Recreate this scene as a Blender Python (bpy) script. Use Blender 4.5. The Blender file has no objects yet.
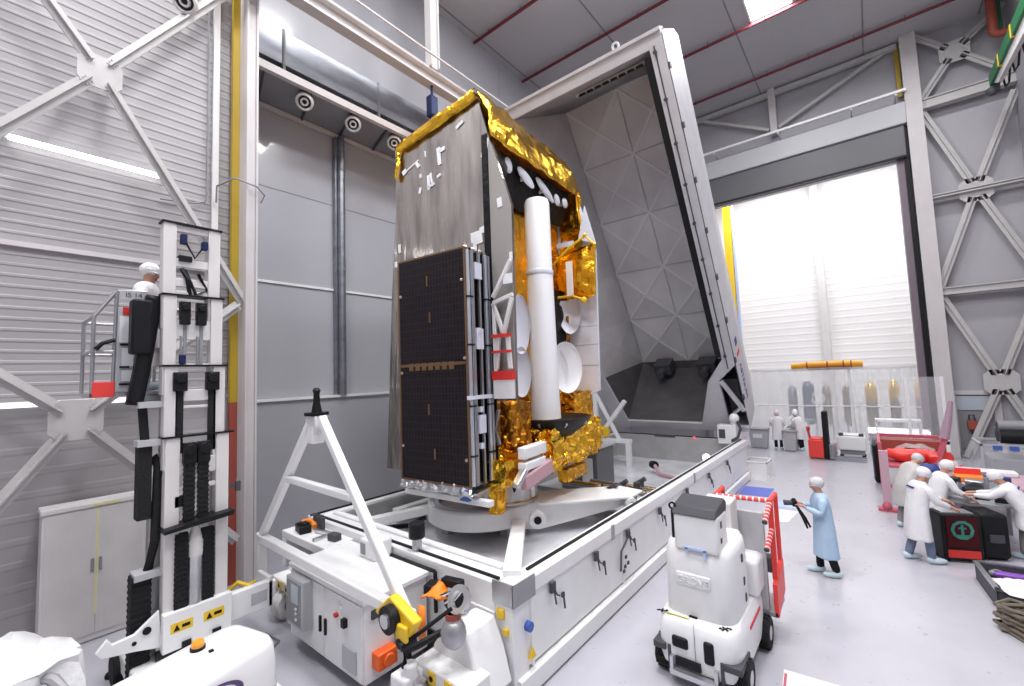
import bpy, bmesh, math, random
from mathutils import Vector, Matrix, Euler
random.seed(7)
S = bpy.context.scene
COL = S.collection
rad = math.radians

# ------------------------------------------------------------------ camera
CAM_H = 3.9
def camera_basis(yaw, pitch, roll):
    cy, sy, cp, sp = math.cos(yaw), math.sin(yaw), math.cos(pitch), math.sin(pitch)
    f = Vector((-sy*cp, cy*cp, sp)); r = Vector((cy, sy, 0)); u = r.cross(f)
    c, s = math.cos(roll), math.sin(roll)
    return (c*r + s*u), (-s*r + c*u), f
cd = bpy.data.cameras.new('camera'); cam = bpy.data.objects.new('camera', cd); COL.objects.link(cam)
cd.sensor_width = 36.0; cd.lens = 437.3/1024*36; cd.clip_end = 200
_r, _u, _f = camera_basis(rad(39.11), rad(4.145), rad(-2.10))
_m = Matrix((_r, _u, -_f)).transposed().to_4x4(); _m.translation = (0, 0, CAM_H)
cam.matrix_world = _m
S.camera = cam

# ------------------------------------------------------------------ world, exposure
wd = bpy.data.worlds.new('world'); S.world = wd; wd.use_nodes = True
wd.node_tree.nodes['Background'].inputs[0].default_value = (0.93, 0.94, 1.0, 1)
wd.node_tree.nodes['Background'].inputs[1].default_value = 0.36
S.view_settings.view_transform = 'Standard'
try: S.view_settings.look = 'None'
except Exception: pass
S.view_settings.exposure = 0.2; S.view_settings.gamma = 1.0; S.view_settings.use_curve_mapping = False
try:
    S.cycles.max_bounces = 8; S.cycles.diffuse_bounces = 4; S.cycles.glossy_bounces = 4; S.cycles.transparent_max_bounces = 16
    S.cycles.use_denoising = True; S.cycles.sample_clamp_indirect = 6.0
except Exception: pass

# ceiling lamps of the hall (x, y, z, size x, size y, watts): the light of each ceiling panel
CEIL = 17.6
LAMPS = [(-1.95, 18.4, CEIL, 1.35, 1.3), (-5.6, 6.6, CEIL, 2.4, 1.4), (-2.5, 9.6, CEIL, 2.4, 1.4), (2.6, 9.6, CEIL, 2.4, 1.4),
         (-8.5, -1.5, CEIL, 2.4, 1.4), (-2.5, 3.2, CEIL, 2.4, 1.4), (2.6, 3.2, CEIL, 2.4, 1.4), (-2.5, -3.2, CEIL, 2.4, 1.4),
         (2.6, 18.4, CEIL, 1.35, 1.3)]
LAMP_W = 450.0
FAR_LAMPS = [(-4.6, 29.0, 15.6, 2.2, 1.6), (0.2, 29.0, 15.6, 2.2, 1.6)]
FAR_W = 460.0
def area(x, y, z, sx, sy, w, col=(0.975, 0.975, 1.0)):
    d = bpy.data.lights.new('lamp_light', 'AREA'); d.shape = 'RECTANGLE'; d.size = sx; d.size_y = sy; d.energy = w; d.color = col
    o = bpy.data.objects.new('lamp_light', d); COL.objects.link(o); o.location = (x, y, z); return o
for (x, y, z, sx, sy) in LAMPS: area(x, y, z - 0.1, sx, sy, LAMP_W*(1.5 if y < 4 else 0.8))
for (x, y, z, sx, sy) in FAR_LAMPS: area(x, y, z - 0.1, sx, sy, FAR_W)

# ------------------------------------------------------------------ materials
M = {}
def mat(name, col, rough=0.5, metal=0.0, emit=0.0, alpha=1.0, bump=0.0, bscale=8.0, var=0.0, vscale=2.0, coat=0.0, bdetail=4.0, stretch=(1, 1, 1), trans=0.0, ecol=None):
    m = bpy.data.materials.new(name); m.use_nodes = True
    nt = m.node_tree; N = nt.nodes; L = nt.links
    b = N['Principled BSDF']
    c = (*col, 1)
    if max(col) < 0.1 and metal < 0.5: b.inputs['Specular IOR Level'].default_value = 0.18
    b.inputs['Base Color'].default_value = c; b.inputs['Roughness'].default_value = rough; b.inputs['Metallic'].default_value = metal
    b.inputs['Alpha'].default_value = alpha; b.inputs['Coat Weight'].default_value = coat; b.inputs['Transmission Weight'].default_value = trans
    if emit:
        b.inputs['Emission Color'].default_value = (*(ecol or col), 1); b.inputs['Emission Strength'].default_value = emit
    tc = N.new('ShaderNodeTexCoord'); mp = N.new('ShaderNodeMapping'); mp.inputs['Scale'].default_value = stretch
    L.new(tc.outputs['Object'], mp.inputs['Vector'])
    if bump:
        n = N.new('ShaderNodeTexNoise'); n.inputs['Scale'].default_value = bscale; n.inputs['Detail'].default_value = bdetail
        L.new(mp.outputs[0], n.inputs['Vector'])
        bp = N.new('ShaderNodeBump'); bp.inputs['Strength'].default_value = bump; bp.inputs['Distance'].default_value = 0.05
        L.new(n.outputs['Fac'], bp.inputs['Height']); L.new(bp.outputs[0], b.inputs['Normal'])
    if var:
        n2 = N.new('ShaderNodeTexNoise'); n2.inputs['Scale'].default_value = vscale; n2.inputs['Detail'].default_value = 6
        L.new(mp.outputs[0], n2.inputs['Vector'])
        mx = N.new('ShaderNodeMix'); mx.data_type = 'RGBA'
        mx.inputs['A'].default_value = tuple(max(0, v*(1-var)) for v in col) + (1,)
        mx.inputs['B'].default_value = tuple(min(1, v*(1+var)) for v in col) + (1,)
        rp = N.new('ShaderNodeMapRange'); rp.inputs['From Min'].default_value = 0.3; rp.inputs['From Max'].default_value = 0.7
        L.new(n2.outputs['Fac'], rp.inputs['Value']); L.new(rp.outputs[0], mx.inputs['Factor']); L.new(mx.outputs['Result'], b.inputs['Base Color'])
    M[name] = m
    return m
mat('white', (0.80, 0.80, 0.80), 0.38, var=0.03, vscale=3)
mat('white_gloss', (0.84, 0.84, 0.84), 0.22, coat=0.3)
mat('offwhite', (0.68, 0.66, 0.65), 0.5, var=0.05)
mat('column_paint', (0.56, 0.53, 0.53), 0.5, var=0.04)
mat('brace_paint', (0.50, 0.485, 0.48), 0.5, var=0.05)
mat('grey_light', (0.46, 0.46, 0.48), 0.45)
mat('grey', (0.25, 0.25, 0.27), 0.5)
mat('grey_dark', (0.075, 0.075, 0.085), 0.5)
mat('guide_brown', (0.17, 0.13, 0.16), 0.5)
mat('steel_door', (0.11, 0.11, 0.12), 0.45)
mat('black', (0.012, 0.012, 0.014), 0.45)
mat('rubber', (0.02, 0.02, 0.022), 0.75, bump=0.3, bscale=30)
mat('alu', (0.62, 0.62, 0.64), 0.3, 0.9, var=0.06, vscale=6)
mat('alu_dull', (0.42, 0.42, 0.44), 0.45, 0.8, var=0.12, vscale=1.5)
mat('galv', (0.30, 0.31, 0.345), 0.42, 0.8, var=0.22, vscale=1.4, stretch=(1, 1, 3))
mat('chrome', (0.8, 0.8, 0.82), 0.12, 1.0)
mat('red', (0.62, 0.03, 0.025), 0.4)
mat('red_bright', (0.80, 0.055, 0.045), 0.4)
mat('red_brown', (0.30, 0.06, 0.04), 0.55)
mat('pipe_red', (0.15, 0.015, 0.025), 0.5)
mat('joint_grey', (0.24, 0.23, 0.24), 0.6)
mat('pink_red', (0.52, 0.10, 0.14), 0.5)
mat('mauve', (0.38, 0.25, 0.32), 0.5)
mat('yellow', (0.80, 0.52, 0.02), 0.4)
mat('yellow_dark', (0.42, 0.28, 0.015), 0.5)
mat('orange', (0.85, 0.24, 0.02), 0.45)
mat('orange_glow', (0.9, 0.36, 0.02), 0.3, coat=0.5)
mat('blue', (0.05, 0.12, 0.42), 0.45)
mat('mat_blue', (0.10, 0.14, 0.50), 0.6)
mat('pale_blue', (0.45, 0.55, 0.82), 0.6)
mat('purple', (0.20, 0.06, 0.42), 0.4)
mat('green', (0.015, 0.14, 0.05), 0.5)
mat('gown_blue', (0.42, 0.57, 0.74), 0.7, bump=0.25, bscale=9)
mat('coat_white', (0.78, 0.77, 0.79), 0.75, bump=0.25, bscale=9)
mat('cap_white', (0.82, 0.81, 0.82), 0.8, bump=0.4, bscale=40)
mat('cap_grey', (0.60, 0.60, 0.62), 0.8, bump=0.4, bscale=40)
mat('skin', (0.52, 0.27, 0.19), 0.55)
mat('trouser_black', (0.014, 0.014, 0.018), 0.8)
mat('trouser_blue', (0.16, 0.20, 0.30), 0.8)
mat('trouser_grey', (0.26, 0.25, 0.25), 0.8)
mat('shoe_cover', (0.55, 0.68, 0.74), 0.6)
mat('plastic_clear', (0.88, 0.88, 0.92), 0.08, alpha=0.16)
mat('curtain_clear', (0.86, 0.87, 0.90), 0.15, alpha=0.38)
mat('film_clear', (0.86, 0.84, 0.84), 0.2, alpha=0.4)
mat('bag_white', (0.84, 0.84, 0.85), 0.45, bump=0.5, bscale=6)
mat('paper', (0.80, 0.80, 0.82), 0.7)
mat('gold', (0.92, 0.46, 0.03), 0.22, 1.0, bump=0.9, bscale=5, bdetail=5, var=0.12, vscale=3)
mat('gold_light', (1.0, 0.58, 0.05), 0.18, 1.0, bump=0.8, bscale=6, bdetail=4)
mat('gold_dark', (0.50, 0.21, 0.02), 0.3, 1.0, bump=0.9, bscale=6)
mat('gold_plate', (0.42, 0.36, 0.28), 0.3, 0.8, var=0.1)
mat('chrome_rail', (0.62, 0.65, 0.72), 0.25, 0.7)
mat('yellow_pale', (0.72, 0.66, 0.25), 0.5)
mat('film_cloth', (0.48, 0.46, 0.45), 0.4, bump=0.5, bscale=8)
mat('plastic_grey', (0.35, 0.34, 0.36), 0.3)
mat('tank_bronze', (0.36, 0.30, 0.22), 0.22, 0.85)
mat('gold_dome', (0.85, 0.58, 0.16), 0.2, 0.9)
mat('tank_blue', (0.10, 0.13, 0.20), 0.25, 0.7)
mat('pink_pale', (0.52, 0.34, 0.40), 0.5)
mat('red_dark', (0.06, 0.006, 0.009), 0.4)
mat('orange_cover', (0.85, 0.38, 0.02), 0.4, bump=0.5, bscale=6)
mat('orange_red', (0.80, 0.12, 0.015), 0.45)
mat('bronze', (0.22, 0.13, 0.07), 0.35, 0.6)
mat('navy', (0.015, 0.022, 0.075), 0.5)
mat('blue_dark', (0.02, 0.035, 0.11), 0.45)
mat('osr', (0.50, 0.47, 0.44), 0.10, 0.95, bump=0.40, bscale=1.3, bdetail=9, var=0.30, vscale=1.4, stretch=(3.2, 1, 0.55))  # streaky colour variation stands in for blotchy reflections on the mirror face
mat('cfrp_grey', (0.33, 0.31, 0.29), 0.5, 0.2, var=0.05)
mat('radiator_white', (0.66, 0.69, 0.78), 0.4)
mat('tube_white', (0.82, 0.82, 0.84), 0.35)
mat('reflector_white', (0.72, 0.74, 0.82), 0.5)
mat('pink_foam', (0.52, 0.32, 0.36), 0.7)
mat('black_kapton', (0.012, 0.011, 0.012), 0.4, bump=0.6, bscale=8)
mat('lid_rib', (0.62, 0.60, 0.61), 0.5)
mat('lid_joint', (0.40, 0.38, 0.39), 0.6)
mat('lid_end', (0.30, 0.29, 0.30), 0.6)
mat('lid_inner', (0.55, 0.53, 0.54), 0.5, 0.1, var=0.10, vscale=0.9)
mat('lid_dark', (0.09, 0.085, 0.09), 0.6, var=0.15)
mat('lid_outer', (0.52, 0.51, 0.53), 0.5, var=0.06)
mat('bed_steel', (0.36, 0.36, 0.38), 0.3, 0.75, var=0.2, vscale=1.2)
mat('bed_wall', (0.46, 0.45, 0.45), 0.4, 0.3, var=0.1)
mat('bed_floor', (0.74, 0.75, 0.79), 0.16, 0.1, var=0.25, vscale=1.0)
mat('lamp', (1, 1, 1), 0.4, emit=4.0)
mat('tube_lamp', (1, 1, 1), 0.4, emit=5.0)
mat('strip_lamp', (1, 1, 1), 0.4, emit=1.1)
mat('spot_lamp', (1, 1, 1), 0.4, emit=14.0)
mat('led_red', (1, 0.02, 0.03), 0.4, emit=3.0)
mat('screen', (0.45, 0.5, 0.56), 0.15)
mat('ink_blue', (0.03, 0.05, 0.22), 0.6)
mat('ink_red', (0.6, 0.03, 0.05), 0.6)
mat('ink_violet', (0.10, 0.06, 0.16), 0.5)
mat('emblem_green', (0.03, 0.24, 0.18), 0.5)
mat('ceiling_white', (0.47, 0.455, 0.47), 0.6, var=0.04, vscale=0.5)
mat('wall_back_paint', (0.40, 0.39, 0.415), 0.5, var=0.03, vscale=0.6)
mat('wall_grey', (0.43, 0.43, 0.46), 0.2, var=0.03, vscale=0.5, coat=0.3)
mat('wall_sheet', (0.35, 0.335, 0.345), 0.5, 0.0, var=0.05, vscale=0.8, stretch=(1, 0.2, 2.5))
mat('wall_far_paint', (0.86, 0.85, 0.84), 0.5)
mat('mesh_brown', (0.16, 0.13, 0.10), 0.6)

# wing cells: dark blue-brown cells in a faint grid of gaps
def cell_mat():
    m = mat('solar_cell', (0.010, 0.008, 0.012), 0.34)
    nt = m.node_tree; N = nt.nodes; L = nt.links; b = N['Principled BSDF']
    tc = N.new('ShaderNodeTexCoord'); mp = N.new('ShaderNodeMapping'); mp.inputs['Rotation'].default_value = (rad(90), 0, 0)
    L.new(tc.outputs['Object'], mp.inputs['Vector'])
    br = N.new('ShaderNodeTexBrick'); br.offset = 0.0; br.squash = 1.0
    br.inputs['Color1'].default_value = (0.010, 0.008, 0.012, 1); br.inputs['Color2'].default_value = (0.015, 0.011, 0.014, 1)
    br.inputs['Mortar'].default_value = (0.030, 0.022, 0.024, 1); br.inputs['Scale'].default_value = 1.0
    br.inputs['Mortar Size'].default_value = 0.006; br.inputs['Brick Width'].default_value = 0.075; br.inputs['Row Height'].default_value = 0.125
    L.new(mp.outputs[0], br.inputs['Vector']); L.new(br.outputs['Color'], b.inputs['Base Color'])
cell_mat()

def floor_mat():
    m = mat('floor_epoxy', (0.62, 0.61, 0.66), 0.3, coat=0.15)
    nt = m.node_tree; N = nt.nodes; L = nt.links; b = N['Principled BSDF']
    tc = N.new('ShaderNodeTexCoord')
    n1 = N.new('ShaderNodeTexNoise'); n1.inputs['Scale'].default_value = 0.7; n1.inputs['Detail'].default_value = 8; n1.inputs['Roughness'].default_value = 0.65
    L.new(tc.outputs['Object'], n1.inputs['Vector'])
    cr = N.new('ShaderNodeValToRGB')
    cr.color_ramp.elements[0].position = 0.30; cr.color_ramp.elements[0].color = (0.42, 0.415, 0.46, 1)
    cr.color_ramp.elements[1].position = 0.72; cr.color_ramp.elements[1].color = (0.50, 0.49, 0.54, 1)
    L.new(n1.outputs['Fac'], cr.inputs[0])
    n2 = N.new('ShaderNodeTexNoise'); n2.inputs['Scale'].default_value = 5; n2.inputs['Detail'].default_value = 10; L.new(tc.outputs['Object'], n2.inputs['Vector'])
    mr = N.new('ShaderNodeMapRange'); mr.inputs['From Min'].default_value = 0.3; mr.inputs['From Max'].default_value = 0.8; mr.inputs['To Min'].default_value = 0.27; mr.inputs['To Max'].default_value = 0.34
    L.new(n2.outputs['Fac'], mr.inputs['Value']); L.new(mr.outputs[0], b.inputs['Roughness'])
    L.new(cr.outputs[0], b.inputs['Base Color'])
floor_mat()

# ------------------------------------------------------------------ mesh helpers
def frame(p, q, up=(0, 0, 1)):
    p = Vector(p); q = Vector(q); z = (q-p); l = z.length; z.normalize()
    up = Vector(up)
    if abs(z.dot(up)) > 0.98: up = Vector((0, 1, 0)) if abs(z.y) < 0.9 else Vector((1, 0, 0))
    x = up.cross(z).normalized(); y = z.cross(x)
    m = Matrix((x, y, z)).transposed().to_4x4(); m.translation = p
    return m, l
SPLIT = {'chain_clamps': 'chain_clamp', 'vibration_mounts': 'vibration_mount', 'red_tape': 'red_tape', 'section_caps': 'section_cap', 'edge_bar': 'edge_bar', 'wheel_arch': 'wheel_arch',
         'blue_clips': 'blue_clip', 'hangers': 'hanger', 'pins': 'pin', 'clips': 'clip', 'ratchets': 'ratchet', 'straps': 'strap', 'knobs': 'knob', 'hydraulic_rods': 'hydraulic_rod', 'valve_blocks': 'valve_block',
         'wing_brackets': 'wing_bracket', 'wing_hinges': 'wing_hinge', 'blue_knobs': 'blue_knob', 'black_hoses': 'black_hose', 'arm_holes': 'arm_hole', 'side_catches': 'side_catch', 'catches': 'catch',
         'wheel_icons': 'wheel_icon', 'meter_buttons': 'meter_button', 'jack_slots': 'jack_slot', 'black_caps': 'black_cap', 'black_latches': 'black_latch', 'hoses': 'hose', 'warning_sticker': 'warning_sticker',
         'hatch_clips': 'hatch_clip', 'trunnion': 'trunnion', 'trunnion_bolt': 'trunnion_bolt', 'yellow_bands': 'yellow_band', 'bowl_struts': 'bowl_strut', 'alu_rails': 'alu_rail', 'white_box': 'white_box',
         'seam_and_clips': 'edge_clip', 'under_frame': 'under_frame_beam', 'rail_frame': 'tent_rail', 'white_label': 'white_label', 'rail': 'rail', 'lifting_eyes': 'lifting_eye', 'control_panel': 'control_panel', 'hydraulic_rods': 'hydraulic_rod', 'clamp_latch': 'clamp_latch'}
class MB:
    def __init__(s): s.bm = bmesh.new(); s.mi = 0
    def _faces(s, vs, faces):
        v = [s.bm.verts.new(p) for p in vs]
        for f in faces:
            try: s.bm.faces.new([v[i] for i in f]).material_index = s.mi
            except ValueError: pass
        return s
    def box(s, x, y, z, sx, sy, sz, rz=0.0, m=None):
        c = [(i*sx/2, j*sy/2, k*sz/2) for k in (-1, 1) for j in (-1, 1) for i in (-1, 1)]
        R = m if m is not None else Matrix.Translation((x, y, z)) @ Matrix.Rotation(rz, 4, 'Z')
        return s._faces([R @ Vector(p) for p in c], [(0, 2, 3, 1), (4, 5, 7, 6), (0, 1, 5, 4), (2, 6, 7, 3), (0, 4, 6, 2), (1, 3, 7, 5)])
    def bx(s, x0, x1, y0, y1, z0, z1): return s.box((x0+x1)/2, (y0+y1)/2, (z0+z1)/2, abs(x1-x0), abs(y1-y0), abs(z1-z0))
    def bar(s, p, q, w, h, up=(0, 0, 1)):
        m, l = frame(p, q, up)
        return s.box(0, 0, 0, w, h, l, m=m @ Matrix.Translation((0, 0, l/2)))
    def cyl(s, p, q, r, r2=None, n=14, cap=True):
        r2 = r if r2 is None else r2
        m, l = frame(p, q)
        vs = []
        for (rr, zz) in ((r, 0), (r2, l)):
            for i in range(n):
                a = 2*math.pi*i/n; vs.append(m @ Vector((rr*math.cos(a), rr*math.sin(a), zz)))
        fs = [(i, (i+1) % n, n+(i+1) % n, n+i) for i in range(n)]
        if cap: fs += [tuple(range(n-1, -1, -1)), tuple(range(n, 2*n))]
        return s._faces(vs, fs)
    def tube(s, pts, r, n=8):
        pts = [Vector(p) for p in pts]; rings = []
        up = Vector((0.013, 0.02, 1))
        for i, p in enumerate(pts):
            d = (pts[min(i+1, len(pts)-1)] - pts[max(i-1, 0)])
            d = d.normalized() if d.length > 1e-9 else Vector((0, 0, 1))
            x = up.cross(d)
            if x.length < 0.05: x = Vector((1, 0, 0)).cross(d)
            x.normalize(); y = d.cross(x)
            rr = r[i] if isinstance(r, (list, tuple)) else r
            rings.append([p + rr*(math.cos(2*math.pi*k/n)*x + math.sin(2*math.pi*k/n)*y) for k in range(n)])
        vs = [v for rg in rings for v in rg]; fs = []
        for i in range(len(pts)-1):
            for k in range(n): fs.append((i*n+k, i*n+(k+1) % n, (i+1)*n+(k+1) % n, (i+1)*n+k))
        fs += [tuple(range(n-1, -1, -1)), tuple(range((len(pts)-1)*n, len(pts)*n))]
        return s._faces(vs, fs)
    def prism(s, pts, a, b, plane='xy'):
        def P(u, v, w): return {'xy': (u, v, w), 'xz': (u, w, v), 'yz': (w, u, v)}[plane]
        n = len(pts)
        vs = [P(u, v, a) for u, v in pts] + [P(u, v, b) for u, v in pts]
        fs = [(i, (i+1) % n, n+(i+1) % n, n+i) for i in range(n)] + [tuple(range(n-1, -1, -1)), tuple(range(n, 2*n))]
        return s._faces(vs, fs)
    def lathe(s, prof, c=(0, 0, 0), m=None, n=24, a0=0.0, a1=2*math.pi):
        full = abs(a1-a0-2*math.pi) < 1e-6; k = n if full else n+1
        R = (m if m is not None else Matrix.Translation(c))
        vs = [R @ Vector((r*math.cos(a0+(a1-a0)*i/n), r*math.sin(a0+(a1-a0)*i/n), z)) for r, z in prof for i in range(k)]
        fs = []
        for j in range(len(prof)-1):
            for i in range(n):
                i2 = (i+1) % k
                fs.append((j*k+i, j*k+i2, (j+1)*k+i2, (j+1)*k+i))
        return s._faces(vs, fs)
    def sph(s, c, r, n=12, m=None):
        rx, ry, rz = r if isinstance(r, (tuple, list)) else (r, r, r)
        R = Matrix.Translation(c) @ (m if m is not None else Matrix.Identity(4)) @ Matrix.Diagonal((rx, ry, rz, 1))
        h = max(4, n//2)
        return s.lathe([(math.sin(math.pi*j/h)+1e-5, -math.cos(math.pi*j/h)) for j in range(h+1)], m=R, n=n)
    def sheet(s, fn, nu, nv):
        vs = [fn(i/nu, j/nv) for j in range(nv+1) for i in range(nu+1)]
        fs = [(j*(nu+1)+i, j*(nu+1)+i+1, (j+1)*(nu+1)+i+1, (j+1)*(nu+1)+i) for j in range(nv) for i in range(nu)]
        return s._faces(vs, fs)
    def loft(s, rings, cap=True):
        n = len(rings[0]); vs = [p for r in rings for p in r]; fs = []
        for j in range(len(rings)-1):
            for i in range(n): fs.append((j*n+i, j*n+(i+1) % n, (j+1)*n+(i+1) % n, (j+1)*n+i))
        if cap: fs += [tuple(range(n-1, -1, -1)), tuple(range((len(rings)-1)*n, len(rings)*n))]
        return s._faces(vs, fs)
    def pieces(s):
        """this shape as separate shapes, one for each run of touching solids"""
        bm = s.bm; seen = set(); isl = []
        for v in bm.verts:
            if v in seen: continue
            st = [v]; seen.add(v); c = []
            while st:
                a = st.pop(); c.append(a)
                for e in a.link_edges:
                    o = e.other_vert(a)
                    if o not in seen: seen.add(o); st.append(o)
            lo = [min(p.co[i] for p in c) - 0.004 for i in range(3)]; hi = [max(p.co[i] for p in c) + 0.004 for i in range(3)]
            isl.append([c, lo, hi])
        merged = True
        while merged:
            merged = False
            for i in range(len(isl)):
                for j in range(i+1, len(isl)):
                    A, B = isl[i], isl[j]
                    if all(A[1][k] <= B[2][k] and B[1][k] <= A[2][k] for k in range(3)):
                        isl[i] = [A[0]+B[0], [min(x, y) for x, y in zip(A[1], B[1])], [max(x, y) for x, y in zip(A[2], B[2])]]
                        del isl[j]; merged = True; break
                if merged: break
        out = []
        for c, _, _ in isl:
            m = MB(); mp = {v: m.bm.verts.new(v.co) for v in c}
            for f in {f for v in c for f in v.link_faces}: m.bm.faces.new([mp[v] for v in f.verts]).material_index = f.material_index
            out.append(m)
        bm.free(); return out
    def build(s, name, mats, parent=None, bevel=0.0, smooth=True, loc=None, sub=0, solid=0.0, ang=35, seg=2):
        if name in SPLIT and not getattr(s, 'single', False):
            for m in s.pieces():
                m.single = True; o = m.build(SPLIT[name], mats, parent, bevel, smooth, loc, sub, solid, ang, seg)
            return o
        bm = s.bm
        bmesh.ops.recalc_face_normals(bm, faces=bm.faces[:])
        if smooth:
            for f in bm.faces: f.smooth = True
            for e in bm.edges:
                if len(e.link_faces) == 2:
                    try:
                        if e.calc_face_angle() > rad(ang): e.smooth = False
                    except ValueError: pass
        me = bpy.data.meshes.new(name); bm.to_mesh(me); bm.free()
        o = bpy.data.objects.new(name, me); COL.objects.link(o)
        for mm in (mats if isinstance(mats, (list, tuple)) else [mats]): me.materials.append(M[mm])
        if parent is not None: o.parent = parent
        if loc is not None: o.location = loc
        if solid:
            sm = o.modifiers.new('thickness', 'SOLIDIFY'); sm.thickness = solid; sm.offset = 0
        if bevel:
            bv = o.modifiers.new('edge', 'BEVEL'); bv.width = bevel; bv.segments = seg; bv.limit_method = 'ANGLE'; bv.angle_limit = rad(40)
        if sub:
            sb = o.modifiers.new('soft', 'SUBSURF'); sb.levels = sub; sb.render_levels = sub
        return o
def tag(o, label=None, cat=None, group=None, kind=None):
    if label: o['label'] = label
    if cat: o['category'] = cat
    if group: o['group'] = group
    if kind: o['kind'] = kind
    return o
def thing(name, label, cat, loc=(0, 0, 0), rz=0.0, group=None):
    o = bpy.data.objects.new(name, None); COL.objects.link(o); o.location = loc; o.rotation_euler = (0, 0, rz)
    o.empty_display_size = 0.2
    return tag(o, label, cat, group)
def struct(mb, name, mats, **k):
    o = mb.build(name, mats, **k); o['kind'] = 'structure'; return o
def copy_tree(o, parent=None):
    c = o.copy(); COL.objects.link(c)
    if parent is not None: c.parent = parent
    for ch in list(o.children): copy_tree(ch, c)
    return c
def text(name, body, size, mat_name, parent, m, ext=0.004, align='CENTER'):
    cu = bpy.data.curves.new(name, 'FONT'); cu.body = body; cu.size = size; cu.extrude = ext; cu.align_x = align; cu.align_y = 'CENTER'
    cu.materials.append(M[mat_name])
    t = bpy.data.objects.new(name + '_curve', cu); COL.objects.link(t)
    me = bpy.data.meshes.new_from_object(t.evaluated_get(bpy.context.evaluated_depsgraph_get()))
    bpy.data.objects.remove(t); me.name = name
    o = bpy.data.objects.new(name, me); COL.objects.link(o)
    if parent is not None: o.parent = parent
    o.matrix_basis = m
    return o
def basis(xv, yv, loc):
    x = Vector(xv).normalized(); y = Vector(yv).normalized(); z = x.cross(y)
    m = Matrix((x, y, z)).transposed().to_4x4(); m.translation = loc; return m
def crinkle(fn, amp, seed=0, f=3.0):
    from mathutils import noise
    def g(u, v):
        p = Vector(fn(u, v)); n = noise.noise_vector(p*f + Vector((seed*7.1, seed*3.3, seed)))
        n2 = noise.noise_vector(p*f*2.7 + Vector((seed, 9, 2)))
        return p + amp*n + amp*0.5*n2
    return g
def quad(p00, p10, p01, p11):
    a, b, c, d = (Vector(p) for p in (p00, p10, p01, p11))
    return lambda u, v: (a*(1-u)+b*u)*(1-v) + (c*(1-u)+d*u)*v
# ================================================================== THE SETTING
def corrugated(y0, y1, z0, z1, pitch, dep, x, sign):
    """sheet wall running along Y at x, ribs horizontal; sign = direction of the room"""
    prof = []; z = z0
    while z < z1 - 1e-6:
        for (f, d) in ((0, 0), (0.62, 0), (0.72, 1), (0.92, 1)):
            zz = z + f*pitch
            if zz <= z1: prof.append((zz, d*dep))
        z += pitch
    prof.append((z1, 0))
    mb = MB(); vs = []
    for (zz, d) in prof: vs += [(x + sign*d, y0, zz), (x + sign*d, y1, zz)]
    mb._faces(vs, [(2*i, 2*i+1, 2*i+3, 2*i+2) for i in range(len(prof)-1)])
    mb.bx(x - sign*0.02, x - sign*0.25, y0, y1, z0, z1)
    return mb
mb = MB(); mb.bx(-12, 7.5, -9, 25.2, -0.2, 0.0); mb.bx(-9.2, 4.2, 25.2, 33, -0.2, 0.0)
struct(mb, 'floor', 'floor_epoxy')
mb = MB(); mb.bx(-12, 7.5, -9, 25.2, 17.6, 17.8)
struct(mb, 'ceiling', 'ceiling_white')
mb = MB()
for x in (-11.3, -7.3, -3.25, 0.8, 4.4): mb.bx(x-0.025, x+0.025, 9, 24.9, 17.585, 17.6)
struct(mb, 'trim_1', 'joint_grey')
struct(corrugated(-9, 3.36, 3.72, 17.6, 0.17, 0.011, -10.2, 1), 'wall_left', 'wall_sheet', smooth=False)
struct(corrugated(-9, 3.36, 0.0, 3.66, 0.34, 0.006, -10.2, 1), 'wall_left.001', 'wall_sheet', smooth=False)
mb = MB(); mb.bx(-10.2, -10.13, -9, 3.3, 6.18, 6.26)
struct(mb, 'trim_2', 'column_paint')
mb = MB()
mb.bx(-11.85, -11.6, 3.3, 25.2, 0, 17.6)
struct(mb, 'wall_left.002', 'wall_grey')
mb = MB(); mb.bx(-11.6, -10.2, 3.36, 3.42, 0, 17.6)
struct(mb, 'wall_left.004', 'wall_grey')
mb = MB()
for z in (8.93, 13.1): mb.bx(-11.6, -11.592, 3.42, 25, z-0.012, z+0.012)
for y in (10.3, 14.0, 18.0): mb.bx(-11.6, -11.592, y-0.01, y+0.01, 3.6, 17.5)
struct(mb, 'trim_3', 'grey')
mb = MB(); mb.bx(-11.6, -11.42, 3.42, 25, 0, 3.46)
struct(mb, 'wall_left.003', 'wall_grey', bevel=0.004)
mb = MB(); mb.bx(-11.6, -11.36, 3.42, 25, 3.46, 3.52)
struct(mb, 'trim_4', 'white')
mb = MB(); mb.bx(-11.6, -11.56, 3.42, 25, 6.44, 6.50)
struct(mb, 'trim_6', 'white')
# the column at the corner of the two walls, yellow and red post beside it
mb = MB(); mb.bx(-10.05, -9.62, 3.42, 3.56, 0, 17.6); mb.bx(-10.09, -9.58, 3.38, 3.42, 0, 17.6); mb.bx(-10.09, -9.58, 3.56, 3.60, 0, 17.6)
struct(mb, 'column', 'column_paint', bevel=0.006)
mb = MB(); mb.mi = 0; mb.bx(-10.1, -9.98, 3.25, 3.40, 3.55, 17.6); mb.mi = 1; mb.bx(-10.1, -9.98, 3.25, 3.40, 0, 3.55)
struct(mb, 'column.001', ['yellow_dark', 'red_brown'])
mb = MB(); mb.bx(-10.18, -10.1, 2.93, 3.04, 0, 17.6)
struct(mb, 'trim_5', 'offwhite')
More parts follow.
